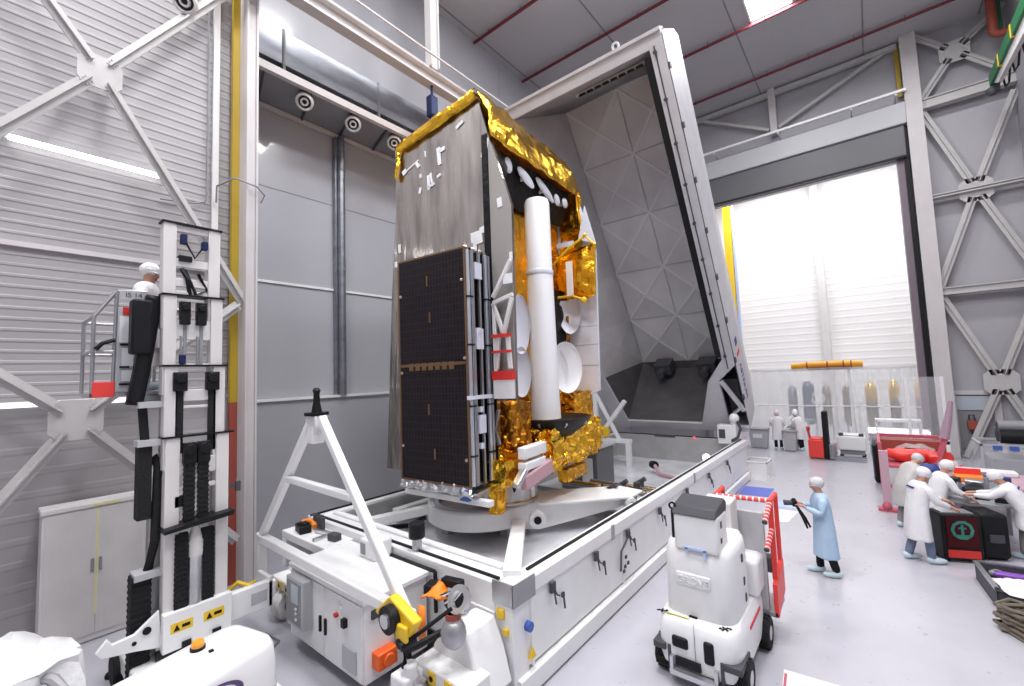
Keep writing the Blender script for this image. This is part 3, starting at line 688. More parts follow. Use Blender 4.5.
# ------------------------------------------------------------------ the opened lid: local x across, y up along the lid, z towards the hall
lid = thing('hinged_container_cover', 'huge tilted grey container lid hinged open behind the satellite', 'container lid', (-6.06, 17.3, 1.72))
lid.rotation_euler = (math.atan2(0.848, -0.53), 0, 0)
LT = 12.65
inner = [(-1.90, 0.12), (1.05, 0.12), (1.62, 1.95), (2.24, 2.85), (2.24, 12.30), (-2.30, 12.30), (-2.30, 7.0), (-2.30, 2.2)]
outer = [(-2.60, -0.2), (2.0, -0.2), (2.0, 2.0), (2.60, 2.6), (2.60, LT), (-2.60, LT), (-2.60, 7.0), (-2.60, 2.0)]
mb = MB(); n = len(inner)
vs = [(x, y, z) for z in (0.0, -0.16) for pts in (outer, inner) for x, y in pts]
fs = []
for i in range(n):
    j = (i+1) % n
    fs += [(i, j, n+j, n+i), (2*n+i, 3*n+i, 3*n+j, 2*n+j), (i, 2*n+i, 2*n+j, j), (n+i, n+j, 3*n+j, 3*n+i)]
mb._faces(vs, fs); mb.build('rim_flange', 'lid_outer', lid, bevel=0.02, smooth=False)
mb = MB(); mb.bx(2.06, 2.238, 2.95, 12.15, -0.42, 0.0); mb.build('black_seal', 'black', lid)
mb = MB(); mb.bx(2.36, 2.39, 2.5, LT-0.3, -0.01, 0.025)
for k in range(9): mb.cyl((2.37, 3.0+1.15*k, 0.0), (2.37, 3.0+1.15*k, 0.06), 0.05, n=10)
mb.bx(2.597, 2.615, 0.4, LT-0.1, -0.10, -0.04)
for k in range(8): mb.bx(2.60, 2.66, 1.2+1.5*k, 1.36+1.5*k, -0.14, -0.01)
mb.build('seam_and_clips', 'grey_dark', lid)
mb = MB()  # outer hull: sides, chamfer, back
prof = [(-2.6, -0.16), (-2.6, -1.35), (-2.2, -3.45), (2.2, -3.45), (2.6, -1.35), (2.6, -0.16)]
mb._faces([(x, y, z) for y in (-0.2, LT) for x, z in prof], [(i, i+1, 7+i, 6+i) for i in range(5)] + [tuple(range(6, 12)), tuple(range(6))])
mb.build('outer_shell', 'lid_outer', lid, smooth=False)
def pressed(P00, P10, P01, P11, nu, nv, up, name, m_):
    """sheet of pressed panels: each cell a shallow four-sided crease meeting at its centre"""
    f = quad(P00, P10, P01, P11); mb = MB(); nrm = Vector(up)
    for j in range(nv):
        for i in range(nu):
            c = [Vector(f((i+a)/nu, (j+b)/nv)) for a, b in ((0, 0), (1, 0), (1, 1), (0, 1))]
            ct = sum(c, Vector())/4 + nrm; mids = [(c[k]+c[(k+1) % 4])/2 - nrm*0.25 for k in range(4)]
            vs = c + mids + [ct]
            mb._faces(vs, [(0, 4, 8), (4, 1, 8), (1, 5, 8), (5, 2, 8), (2, 6, 8), (6, 3, 8), (3, 7, 8), (7, 0, 8)])
    return mb.build(name, m_, lid, smooth=False)
DI = -3.2
pressed((-2.02, 1.0, DI), (2.02, 1.0, DI), (-2.05, 12.0, DI), (2.05, 12.0, DI), 2, 5, (0, 0, 0.09), 'inner_back_panel', 'lid_inner')
pressed((-2.30, 2.2, -0.1), (-2.02, 1.0, DI), (-2.30, 12.30, -0.1), (-2.05, 12.0, DI), 1, 5, (0.06, 0, 0), 'inner_side_panel', 'lid_inner')
mb = MB(); mj = MB()
for i in range(2):
    for j in range(5):
        x0, x1 = -2.03+2.03*i, 2.03*i; y0, y1 = 1.0+2.2*j, 3.2+2.2*j; c = ((x0+x1)/2, (y0+y1)/2, DI+0.095)
        for (x, y) in ((x0, y0), (x1, y0), (x0, y1), (x1, y1)): mb.bar((x, y, DI+0.01), c, 0.09, 0.02, (0, 0, 1))
        mj.bar((x0, y0, DI+0.004), (x1, y0, DI+0.004), 0.035, 0.02, (0, 0, 1)); mj.bar((x1, y0, DI+0.004), (x1, y1, DI+0.004), 0.035, 0.02, (0, 0, 1))
mb.build('crossed_ribs', 'lid_rib', lid, bevel=0.006); mj.build('panel_joints', 'lid_joint', lid)
mb = MB(); mb._faces([(2.24, 2.85, -0.1), (2.02, 1.0, DI), (2.05, 12.0, DI), (2.24, 12.3, -0.1)], [(0, 1, 2, 3)]); mb.build('inner_side_panel', 'lid_inner', lid, solid=0.02)
mb = MB(); mb._faces([(-2.30, 12.30, -0.1), (2.24, 12.30, -0.1), (2.05, 12.0, DI), (-2.05, 12.0, DI)], [(0, 1, 2, 3)]); mb.build('inner_end_panel', 'lid_end', lid, solid=0.02)
mb = MB()
for k in range(2): mb.bx(-0.3+0.0, 2.1, 12.12, 12.2, -0.75-1.25*k, -0.68-1.25*k)
mb.bx(-0.35, -0.28, 12.10, 12.2, -1.95, -0.68); mb.bx(2.05, 2.12, 12.1, 12.2, -1.95, -0.68)
mb.build('hatch_frame', 'grey_light', lid)
mb = MB()
for k in range(9): mb.bx(-0.2+0.26*k, -0.02+0.26*k, 12.08, 12.15, -0.72, -0.60)
mb.build('hatch_clips', 'black', lid)
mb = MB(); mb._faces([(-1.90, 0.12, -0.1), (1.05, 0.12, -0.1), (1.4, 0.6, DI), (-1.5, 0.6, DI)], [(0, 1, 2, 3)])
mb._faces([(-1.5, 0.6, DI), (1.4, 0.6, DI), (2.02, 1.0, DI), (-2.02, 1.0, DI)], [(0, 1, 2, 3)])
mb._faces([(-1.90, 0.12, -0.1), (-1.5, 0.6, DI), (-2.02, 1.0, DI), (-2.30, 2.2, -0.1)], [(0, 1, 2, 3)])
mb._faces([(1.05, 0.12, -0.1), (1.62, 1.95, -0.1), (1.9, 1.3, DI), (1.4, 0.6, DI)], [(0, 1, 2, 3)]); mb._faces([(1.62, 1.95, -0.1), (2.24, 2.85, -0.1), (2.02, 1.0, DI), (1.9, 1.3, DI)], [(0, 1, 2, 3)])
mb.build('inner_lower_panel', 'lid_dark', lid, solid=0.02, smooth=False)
mb = MB()
for x in (-0.9, 0.9): mb.bx(x-0.35, x+0.35, 0.75, 1.25, -3.0, -2.4); mb.cyl((x, 1.0, -2.4), (x, 1.0, -2.0), 0.16, n=12)
mb.build('vibration_mounts', 'grey_dark', lid)
mb = MB(); mb.bx(-2.6, 2.6, LT-0.02, LT+0.06, -0.3, 0.06)
mb.build('top_edge_rail', 'lid_outer', lid)
mb = MB(); mb.lathe([(0.06, -0.03), (0.11, -0.03), (0.11, 0.03), (0.06, 0.03), (0.06, -0.03)], m=Matrix.Translation((1.4, LT+0.13, -0.1)), n=14); mb.build('lifting_eye', 'lid_outer', lid)
mb = MB(); mb.bx(2.05, 2.45, 0.25, 1.75, -0.9, -0.5); mb.build('hinge_pocket', 'grey_dark', lid)
mb = MB(); mb.bar((2.05, 2.0, -0.02), (2.58, 0.75, -0.02), 0.12, 0.14, (0, 0, 1)); mb.bar((2.05, -0.05, -0.05), (2.6, -0.05, -0.05), 0.2, 0.14, (0, 0, 1)); mb.build('hinge_gusset', 'lid_outer', lid, bevel=0.01)
mb = MB(); mb.tube([(1.95, 0.1, 0.1), (2.2, 0.55, -0.15), (2.5, 0.75, -0.3)], 0.07, 10); mb.build('hydraulic_arm', 'alu', lid)
text('side_lettering', 'ASTRIUM', 0.36, 'ink_blue', lid, basis((0, -1, 0), (0, 0, -1), (2.604, 1.55, -0.70)), 0.004)
mb = MB(); mb.bx(2.6, 2.615, 3.0, 3.25, -0.85, -0.60); mb.build('side_emblem', 'ink_blue', lid)
mb = MB(); mb.bx(2.6, 2.615, 2.62, 2.74, -0.9, -0.55); mb.build('red_dash', 'ink_red', lid)
act = thing('hinge_actuator', 'white lid hinge actuator with grey hoses on the container corner', 'actuator', (-3.95, 16.7, RIM))
mb = MB(); mb.bx(-0.35, 0.25, -0.2, 0.2, -0.1, 0.55); mb.sph((0.18, -0.05, 0.78), 0.17, 12); mb.cyl((0.15, 0, 0.3), (0.18, -0.05, 0.85), 0.1, n=12); mb.build('body', 'white', act, bevel=0.02)
mb = MB(); mb.tube([(0.25, -0.1, 0.75), (0.38, -0.12, 0.45), (0.3, -0.2, 0.15), (0.1, -0.24, 0.02)], 0.05, 8); mb.bx(-0.3, -0.1, -0.22, -0.2, 0.1, 0.4); mb.build('hoses', 'grey_dark', act)
# ================================================================== SATELLITE (local x = across, y = depth, z = up)
sat = thing('satellite', 'tall upright satellite wrapped in gold foil with a black folded solar wing', 'satellite', (-5.9, 6.9, 0), rad(5))
NB, SB = -1.2, 2.42
def part(mb, name, m_, parent=None, **k): return mb.build(name, m_, sat if parent is None else parent, **k)
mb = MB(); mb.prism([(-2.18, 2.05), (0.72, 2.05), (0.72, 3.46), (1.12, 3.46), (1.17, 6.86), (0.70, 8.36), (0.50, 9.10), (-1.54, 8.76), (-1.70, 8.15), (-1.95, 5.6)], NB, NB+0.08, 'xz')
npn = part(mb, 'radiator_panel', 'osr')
mb = MB(); mb.prism([(0.76, 3.5), (1.125, 3.5), (1.175, 6.86), (0.72, 8.3), (0.72, 6.0)], NB-0.012, NB+0.0, 'xz'); part(mb, 'grey_side_panel', 'cfrp_grey')
mb = MB(); mb.prism([(-1.9, 2.05), (1.10, 3.46), (1.17, 6.86), (0.72, 8.3), (0.42, 9.1), (-1.74, 8.74)], SB, SB+0.08, 'xz'); sp = part(mb, 'radiator_panel', 'radiator_white')
for z in (4.55, 4.05, 5.0): mb = MB(); mb.bx(0.35, 1.12, SB-0.006, SB, z, z+0.02); part(mb, 'panel_joint', 'grey_light', sp)
# core body and inner faces
mb = MB(); mb.bx(-1.85, 0.12, NB+0.08, SB, 2.1, 8.9); part(mb, 'bus_body', 'cfrp_grey')
mb = MB(); mb.sheet(crinkle(quad((0.20, NB+0.1, 3.3), (0.20, SB-0.02, 3.3), (0.20, NB+0.1, 8.4), (0.20, SB-0.02, 8.4)), 0.06, 1, 2.2), 26, 36); part(mb, 'gold_blanket', 'gold', ang=14)
# roof and the gold canopy along the top
mb = MB(); mb.sheet(crinkle(quad((-1.78, NB-0.03, 8.80), (0.46, NB-0.03, 9.20), (-1.78, SB+0.1, 8.95), (0.46, SB+0.12, 9.28)), 0.05, 3, 2.5), 22, 24); part(mb, 'roof_blanket', 'gold', ang=14)
f0 = quad((0.54, NB-0.06, 9.18), (0.44, SB-0.02, 9.26), (0.80, NB-0.06, 8.22), (0.80, SB-0.02, 8.26))
def canopy(u, v):
    p = Vector(f0(u, v)); b = 0.14*math.sin(math.pi*v)*(0.6+0.4*math.sin(u*9)); return p + Vector((0.94*b, 0, 0.34*b))
mb = MB(); mb.sheet(crinkle(canopy, 0.045, 4, 3.0), 40, 14); part(mb, 'gold_canopy', 'gold_light', ang=14, solid=0.02)
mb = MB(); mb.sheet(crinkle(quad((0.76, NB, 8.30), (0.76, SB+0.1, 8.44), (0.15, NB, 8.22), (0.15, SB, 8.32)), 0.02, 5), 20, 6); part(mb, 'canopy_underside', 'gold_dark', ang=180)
for (p0, p1, w) in (((-1.60, NB-0.05, 8.74), (0.52, NB-0.05, 9.12), 0.22), ((-1.66, NB-0.05, 8.1), (-1.58, NB-0.05, 8.76), 0.13)):
    p0 = Vector(p0); p1 = Vector(p1); d = (p1-p0).normalized(); s = Vector((0, 1, 0)).cross(d)
    mb = MB()
    def strip(u, v):
        a = (v-0.5)*math.pi; return p0.lerp(p1, u) + s*math.sin(a)*w/2 + Vector((0, -1, 0))*math.cos(a)*w*0.4
    mb.sheet(crinkle(strip, 0.03, 6, 4), 24, 6); part(mb, 'gold_edge_roll', 'gold_light', ang=14)
mb = MB(); mb.sheet(crinkle(quad((0.74, SB-0.10, 8.45), (0.78, SB+0.1, 8.45), (0.86, SB-0.10, 7.15), (0.88, SB+0.1, 7.15)), 0.03, 8), 6, 14); part(mb, 'gold_corner_strip', 'gold', ang=14, solid=0.03)
# dark antenna feeds below the canopy
mb = MB(); mb.sheet(crinkle(quad((0.62, NB+0.15, 8.22), (0.62, SB-0.1, 8.34), (0.34, NB+0.25, 7.35), (0.34, SB-0.1, 7.55)), 0.05, 9, 2), 20, 10); part(mb, 'dark_blanket', 'black_kapton', ang=180)
mb = MB(); mb._faces([(0.70, NB+0.02, 8.25), (0.55, NB+0.9, 8.2), (1.0, NB+0.05, 7.2)], [(0, 1, 2)]); part(mb, 'dark_gusset', 'black_kapton', solid=0.02)
for i, (b, z, r1, r2, tl) in enumerate(((-0.45, 8.02, 0.13, 0.16, 10), (0.2, 8.0, 0.34, 0.12, -18), (1.0, 8.0, 0.42, 0.11, -22), (1.55, 7.95, 0.12, 0.14, 20), (1.95, 8.0, 0.13, 0.12, 0))):
    mb = MB(); mb.sph((0.64, b, z), (0.05, r1, r2), 14, Matrix.Rotation(rad(tl), 4, 'X')); mb.cyl((0.4, b, z), (0.64, b, z), 0.05, n=8); part(mb, 'feed_cap', 'reflector_white')
# the white tower tube and its bowl
mb = MB(); mb.lathe([(0.0, 3.0), (0.315, 3.0), (0.30, 3.5), (0.27, 6.0), (0.265, 6.02), (0.262, 7.42), (0.235, 7.50), (0.0, 7.51)], c=(0.80, 0.33, 0), n=32); tb = part(mb, 'antenna_tower', 'tube_white')
mb = MB(); mb.lathe([(0.272, 5.9), (0.284, 5.92), (0.284, 6.0), (0.270, 6.02)], c=(0.80, 0.33, 0), n=32); part(mb, 'joint_ring', 'radiator_white', tb)
mb = MB(); mb.lathe([(0.25, 2.60), (0.40, 2.66), (0.66, 2.84), (0.80, 3.02), (0.78, 3.03), (0.62, 2.88), (0.30, 2.78)], c=(0.85, 0.5, 0), n=36); part(mb, 'base_bowl', 'black', ang=60)
mb = MB()
for k in range(9):
    a = rad(-160+40*k); mb.bar((0.85+0.3*math.cos(a), 0.5+0.3*math.sin(a), 2.66), (0.85+0.76*math.cos(a), 0.5+0.76*math.sin(a), 2.94), 0.03, 0.04)
part(mb, 'bowl_struts', 'alu')
# folded dish reflectors
def dish(c, n_, rx, ry, name, m_, depth=0.10, tilt=0):
    m, _ = frame(Vector(c), Vector(c)+Vector(n_)); mb = MB()
    prof = [(0.0, -depth)] + [(k/8, -depth*(1-(k/8)**2)) for k in range(1, 9)] + [(1.0, 0.02), (0.9, 0.01-depth*0.2)] + [(k/8, -depth*(1-(k/8)**2)-0.03) for k in range(7, 0, -1)] + [(0, -depth-0.03)]
    mb.lathe(prof, m=m @ Matrix.Rotation(tilt, 4, 'Z') @ Matrix.Diagonal((rx, ry, 1, 1)), n=36); return part(mb, name, m_)
dish((0.50, SB-0.18, 5.36), (0.35, -0.9, 0.0), 0.27, 0.52, 'dish_reflector', 'reflector_white')
dish((0.90, 1.15, 4.02), (0.75, -0.62, 0.05), 0.36, 0.56, 'dish_reflector', 'tube_white', 0.14)
dish((0.62, 1.0, 3.98), (0.6, -0.7, 0.0), 0.36, 0.5, 'dish_reflector', 'tube_white')
dish((0.55, -0.1, 4.9), (0.7, -0.6, 0), 0.2, 0.6, 'dish_reflector', 'reflector_white')
dish((0.55, -0.12, 3.95), (0.7, -0.6, 0), 0.2, 0.5, 'dish_reflector', 'reflector_white')
mb = MB(); mb.sheet(crinkle(quad((0.30, 1.75, 4.1), (0.30, 2.38, 4.1), (0.30, 1.75, 5.9), (0.30, 2.38, 5.9)), 0.05, 12), 8, 16); part(mb, 'dark_blanket', 'black_kapton', ang=180)
mb = MB(); mb.sheet(crinkle(quad((0.36, 2.28, 4.3), (0.42, 2.3, 4.3), (0.36, 2.28, 5.3), (0.44, 2.3, 5.3)), 0.02, 13), 3, 10); part(mb, 'gold_sliver', 'gold_dark', ang=180)
# gold cover hung before the far radiator
mb = MB()
def gcover(u, v):
    p = Vector(quad((0.22, 2.15, 5.70), (1.24, 2.15, 5.70), (0.24, 2.15, 6.75), (1.30, 2.15, 6.95))(u, v)); return p + Vector((0, -0.12*math.sin(math.pi*u)*math.sin(math.pi*v), -0.06*abs(math.sin(u*6))*(1-v)))
mb.sheet(crinkle(gcover, 0.04, 15, 3), 18, 18); gb = part(mb, 'gold_cover', 'gold', ang=14, solid=0.03)
mb = MB(); mb.tube([(0.22, 2.0, 6.55), (0.7, 2.0, 6.92), (1.12, 2.0, 7.1), (1.28, 2.02, 6.9)], 0.03, 6); mb.tube([(0.2, 1.98, 5.72), (0.7, 1.98, 5.72), (1.0, 1.95, 5.6)], 0.035, 6); mb.sph((1.02, 1.95, 5.58), 0.08, 10); mb.sph((1.1, 2.0, 7.12), 0.06, 8); part(mb, 'edge_bar', 'yellow', gb)
mb = MB(); mb.bx(0.60, 0.76, 1.93, 1.97, 5.72, 6.55); part(mb, 'white_strip', 'tube_white', gb)
mb = MB(); mb.prism([(0.80, 7.15), (1.25, 6.95), (1.0, 7.95)], SB-0.14, SB-0.1, 'xz'); mb.bx(0.35, 0.80, 1.98, 2.03, 6.93, 7.05); part(mb, 'white_gusset', 'radiator_white')
mb = MB(); mb.sheet(crinkle(quad((0.25, SB-0.04, 6.9), (0.85, SB-0.04, 6.9), (0.25, SB-0.04, 8.35), (0.80, SB-0.04, 8.35)), 0.05, 17, 3), 12, 16); part(mb, 'gold_blanket', 'gold', ang=14)
# lower gold module
mb = MB()
def gbox(x0, x1, y0, y1, z0, z1, seed, amp=0.06, name='gold_blanket', m_='gold'):
    mb = MB()
    c = [(x0, y0), (x1, y0), (x1, y1), (x0, y1)]
    for i in range(4):
        a, b = c[i], c[(i+1) % 4]
        mb.sheet(crinkle(quad((*a, z0), (*b, z0), (*a, z1), (*b, z1)), amp, seed, 5.5), 26, 18)
    for z in (z0, z1): mb.sheet(crinkle(quad((x0, y0, z), (x1, y0, z), (x0, y1, z), (x1, y1, z)), amp, seed, 5.5), 16, 16)
    bmesh.ops.remove_doubles(mb.bm, verts=mb.bm.verts[:], dist=0.001)
    return part(mb, name, m_, ang=14)
gbox(0.1, 0.82, -1.15, 2.30, 2.05, 2.60, 21, 0.08); gbox(0.1, 0.42, -1.1, 2.32, 2.60, 3.50, 22, 0.07); gbox(0.82, 1.22, -0.2, 2.1, 2.10, 2.86, 23, 0.10, 'gold_blanket', 'gold_light')
gbox(0.4, 0.95, 1.35, 2.30, 2.72, 3.45, 24, 0.06); gbox(0.62, 0.98, -1.38, -0.95, 2.02, 2.46, 25, 0.03, 'gold_block', 'gold_light'); gbox(0.60, 0.78, -1.36, -1.1, 1.55, 2.05, 26, 0.03, 'gold_flap', 'gold')
gbox(0.5, 0.9, -1.0, -0.4, 2.55, 3.4, 27, 0.07, 'gold_blanket', 'gold_dark')
mb = MB(); mb.box(1.12, -0.72, 2.56, 0.16, 0.80, 0.20, 0.05); mb.box(1.12, -0.75, 2.34, 0.18, 0.72, 0.14, 0.05); part(mb, 'white_box', 'tube_white', bevel=0.02)
mb = MB(); mb.box(1.16, -0.66, 2.14, 0.14, 0.95, 0.26, m=Matrix.Translation((1.16, -0.66, 2.14)) @ Matrix.Rotation(rad(8), 4, 'X')); part(mb, 'pink_cover', 'pink_foam', bevel=0.03)
mb = MB(); mb.box(0.0, 0, 0, 0.14, 0.5, 0.10, m=Matrix.Translation((1.15, -1.15, 2.22)) @ Matrix.Rotation(rad(38), 4, 'X')); part(mb, 'thruster_cover', 'alu', bevel=0.02)
mb = MB(); mb.cyl((1.05, 0.6, 2.1), (1.05, 1.5, 2.1), 0.09, n=14); part(mb, 'thruster_bar', 'alu_dull')
gbox(0.9, 1.12, 0.55, 1.45, 1.72, 1.96, 28, 0.02, 'gold_block', 'gold')
mb = MB()
n = 40; pr = []
for z, r in ((1.43, 0.66), (1.47, 0.66), (1.5, 0.62), (2.08, 0.58)):
    pr.append([(r*(1+(0.02 if i % 2 else -0.02)*(1 if z > 1.48 else 0))*math.cos(2*math.pi*i/n), r*(1+(0.02 if i % 2 else -0.02)*(1 if z > 1.48 else 0))*math.sin(2*math.pi*i/n), z) for i in range(n)])
mb.loft(pr); part(mb, 'adapter_cone', 'alu', smooth=False)
mb = MB(); mb.sph((0.46, -0.39, 1.78), (0.05, 0.03, 0.12), 10); part(mb, 'vent_hole', 'black')
# bracket with red covers on the near face
tr = MB(); y = NB-0.12
for (p, q) in (((0.80, 5.25), (1.20, 5.85)), ((0.80, 5.15), (1.22, 5.25)), ((0.80, 5.15), (1.0, 4.6)), ((1.2, 5.2), (1.0, 4.6)), ((0.9, 4.6), (0.84, 4.0)), ((1.08, 4.6), (1.12, 4.0)), ((0.82, 5.15), (0.82, 3.6))):
    tr.bar((p[0], y, p[1]), (q[0], y, q[1]), 0.07, 0.06, (0, 1, 0))
bk = part(tr, 'white_bracket', 'offwhite', bevel=0.01)
mb = MB(); mb.bx(0.78, 1.16, y-0.05, y+0.06, 3.50, 3.95); part(mb, 'bracket_foot', 'offwhite', bk, bevel=0.01)
mb = MB(); mb.bx(0.765, 1.175, y-0.06, y+0.07, 3.82, 3.97); mb.bx(0.78, 1.17, y-0.055, y-0.02, 4.28, 4.32); mb.bx(0.78, 1.17, y-0.055, y-0.02, 4.54, 4.60); part(mb, 'red_tape', 'red', bk)
mb = MB(); mb.bx(1.04, 1.22, y-0.02, y, 5.45, 5.62); part(mb, 'white_tag', 'tube_white', bk)
mb = MB(); mb.bar((0.5, NB+0.1, 2.0), (0.5, NB+0.1, 3.45), 0.12, 0.1); mb.bar((0.5, NB, 3.4), (0.75, NB, 2.7), 0.05, 0.05); mb.bar((0.75, NB, 3.3), (0.55, NB, 2.6), 0.05, 0.05); part(mb, 'lower_strut', 'alu_dull')
# the folded solar wing
W0, W1, WZ0, WZ1 = -0.94, 0.66, 2.12, 6.05
def wing_panel(b, first):
    mb = MB(); mb.bx(W0, W1, b, b+0.035, WZ0, WZ1); p = part(mb, 'wing_panel', 'solar_cell' if first else 'black')
    mb = MB()
    for x in (W0, W1): mb.bx(x-0.02, x+0.02, b-0.004, b+0.04, WZ0, WZ1)
    for z in (WZ0, WZ1): mb.bx(W0, W1, b-0.004, b+0.04, z-0.015, z+0.015)
    part(mb, 'panel_edge', 'bronze' if first else 'alu_dull', p)
    return p
wp = wing_panel(-1.9, True)
mb = MB(); mb.bx(W0+0.03, W1-0.03, -1.908, -1.9, 4.10, 4.15)
for k in range(7): mb.bx(W0+0.25+0.16*k, W0+0.36+0.16*k, -1.91, -1.9, 4.03, 4.16)
part(mb, 'hinge_line', 'bronze', wp)
for (x, z) in ((-0.15, 4.95), (-0.22, 3.35), (-0.1, 2.6), (-0.2, 5.6)): mb = MB(); mb.bx(x-0.015, x+0.015, -1.915, -1.9, z-0.09, z+0.09); part(mb, 'hold_down_bolt', 'bronze', wp)
for (x, z) in ((0.60, 2.55), (0.62, 4.2), (-0.88, 2.7), (-0.88, 4.0), (0.6, 5.5), (-0.88, 5.4)): mb = MB(); mb.sph((x, -1.91, z), 0.03, 8); part(mb, 'edge_knob', 'gold_plate', wp)
for b in (-1.72, -1.54, -1.36): wing_panel(b, False)
for b, w in ((-1.84, 0.10), (-1.36, 0.13)):
    mb = MB(); mb.bx(W1+0.02, W1+0.07, b-w/2, b+w/2, WZ0+0.02, WZ1-0.05); rl = part(mb, 'edge_rail', 'chrome_rail', bevel=0.004)
    mb = MB(); mb.bx(W1+0.065, W1+0.075, b-0.008, b+0.008, WZ0, WZ1-0.05); mb.bx(W1+0.02, W1+0.072, b+w*0.3, b+w*0.34, WZ0, WZ1)
    for z in (2.6, 3.4, 4.4, 5.2): mb.bx(W1+0.02, W1+0.08, b-w/2-0.01, b+w/2+0.01, z, z+0.03)
    part(mb, 'rail_bands', 'black', rl)
mb = MB()
for z, h in ((5.55, 0.28), (4.35, 0.35), (2.95, 0.3)): mb.bx(W1+0.01, W1+0.05, -1.68, -1.50, z, z+h)
for z in (2.7, 3.15, 4.62, 3.3): mb.bx(W1, W1+0.06, -1.66, -1.58, z, z+0.09)
mb.bx(W1+0.02, W1+0.08, -1.95, -1.15, 3.52, 3.58); part(mb, 'wing_brackets', 'radiator_white')
mb = MB()
for b in (-1.8, -1.6, -1.4): mb.cyl((W1-0.06, b, WZ1), (W1-0.06, b, WZ1+0.14), 0.03, 0.015, n=8); mb.sph((W1-0.06, b, WZ1+0.03), 0.045, 8)
part(mb, 'wing_hinges', 'gold_plate')
mb = MB(); mb.bx(0.585, 0.715, NB-0.03, NB-0.005, 6.0, 8.3); part(mb, 'dark_reflection', 'black_kapton')  # dark reflection on the radiator, drawn as a black strip
mb = MB(); mb.sheet(crinkle(quad((W0-0.05, -1.92, 1.97), (W1+0.02, -1.92, 1.97), (W0-0.05, -1.88, 2.13), (W1+0.02, -1.88, 2.13)), 0.04, 31, 9), 40, 6); mb.sheet(crinkle(quad((W0-0.05, -1.9, 1.98), (W1+0.02, -1.9, 1.98), (W0-0.05, -1.3, 2.0), (W1+0.02, -1.3, 2.0)), 0.03, 32, 9), 30, 8); part(mb, 'silver_skirt', 'alu', ang=14, solid=0.012)
mb = MB(); mb.bx(W0-0.1, W1+0.25, -1.75, -1.62, 1.80, 1.90); mb.bx(W0+0.2, W0+0.4, -1.7, -0.2, 1.80, 1.9); mb.bx(0.1, 0.4, -1.7, -0.2, 1.80, 1.9); part(mb, 'support_beam', 'white', bevel=0.01)
mb = MB(); mb.bx(0.44, 0.62, -1.92, -1.84, 1.90, 2.08); part(mb, 'blue_cover', 'blue')
# white paper markers and foil patches on the radiator
for (x, z, w, h, r) in ((-1.08, 8.26, 0.07, 0.14, 30), (-1.47, 8.22, 0.12, 0.10, 25), (-0.48, 8.25, 0.09, 0.36, 5), (-0.40, 8.36, 0.16, 0.08, 10), (0.07, 8.70, 0.20, 0.06, 25), (-0.78, 7.80, 0.07, 0.30, 0), (-0.70, 7.85, 0.05, 0.26, 8), (-0.72, 7.72, 0.2, 0.05, 10), (-0.5, 7.86, 0.1, 0.05, 20), (-1.0, 8.0, 0.05, 0.08, 0), (-1.02, 7.7, 0.06, 0.12, -20), (-1.66, 6.62, 0.07, 0.18, 5), (-1.78, 6.3, 0.07, 0.12, 0), (0.94, 6.95, 0.10, 0.17, 5), (0.40, 6.42, 0.26, 0.24, 4), (0.34, 6.3, 0.12, 0.36, 0), (0.58, 6.55, 0.20, 0.12, 14), (1.14, 5.95, 0.06, 0.14, 0), (-1.25, 8.28, 0.42, 0.025, 20), (-0.85, 8.42, 0.03, 0.12, 5), (0.66, 8.05, 0.12, 0.34, -14)):
    mb = MB(); mb.box(0, 0, 0, w, 0.012, h, m=Matrix.Translation((x, NB-0.018, z)) @ Matrix.Rotation(rad(-r), 4, 'Y')); part(mb, 'white_marker', 'tube_white')
# ================================================================== EQUIPMENT ON THE FRONT OF THE CONTAINER
cc = thing('control_cabinet', 'white electric control cabinet with two doors on the container front', 'cabinet', (-5.97, 3.1, 0.20)); cc.scale = (1.26, 1, 1)
mb = MB(); mb.bx(-0.76, 0.76, 0.0, 0.98, 0, 0.95); mb.bx(-0.80, 0.80, -0.03, 1.0, 0.95, 1.02); mb.build('body', 'white', cc, bevel=0.012)
mb = MB(); mb.bx(-0.75, 0.02, -0.025, 0, 0.03, 0.93); dr = mb.build('door', 'white', cc, bevel=0.006)
mb = MB(); mb.bx(-0.62, -0.22, -0.16, -0.025, 0.30, 0.94); bxp = mb.build('meter_box', 'grey_light', dr, bevel=0.008)
mb = MB(); mb.bx(-0.60, -0.27, -0.165, -0.158, 0.34, 0.90); mb.build('meter_window', 'grey', dr)
mb = MB(); mb.bx(-0.48, -0.32, -0.172, -0.162, 0.62, 0.86); mb.build('meter_screen', 'screen', dr)
mb = MB()
for z in (0.42, 0.50, 0.56): mb.cyl((-0.36, -0.17, z), (-0.36, -0.185, z), 0.02, n=10)
mb.build('meter_buttons', 'offwhite', dr)
mb = MB(); mb.bx(-0.05, -0.02, -0.05, -0.025, 0.34, 0.54); mb.build('handle', 'black', dr)
mb = MB(); mb.bx(0.03, 0.75, -0.025, 0, 0.03, 0.93); dr = mb.build('door', 'white', cc, bevel=0.006)
mb = MB(); mb.bx(0.06, 0.09, -0.05, -0.025, 0.34, 0.54); mb.build('handle', 'black', dr)
mb = MB(); mb.bx(0.42, 0.66, -0.05, -0.025, 0.10, 0.38); mb.build('vent_grille', 'grey_light', dr, bevel=0.004)
mb = MB(); mb.cyl((0.30, -0.02, 0.68), (0.30, -0.06, 0.68), 0.03, n=12); mb.build('red_switch', 'red', dr)
mb = MB(); mb.bx(0.44, 0.50, -0.08, -0.02, 0.60, 0.70); mb.build('black_switch', 'black', dr)
mb = MB(); mb.cyl((0.38, -0.02, 0.8), (0.38, -0.05, 0.8), 0.025, n=12); mb.build('white_lamp', 'white_gloss', dr)
mb = MB(); mb.bx(0.76, 0.88, 0.10, 0.38, 0.16, 0.36); mb.cyl((0.88, 0.24, 0.26), (0.91, 0.24, 0.26), 0.08, n=14)
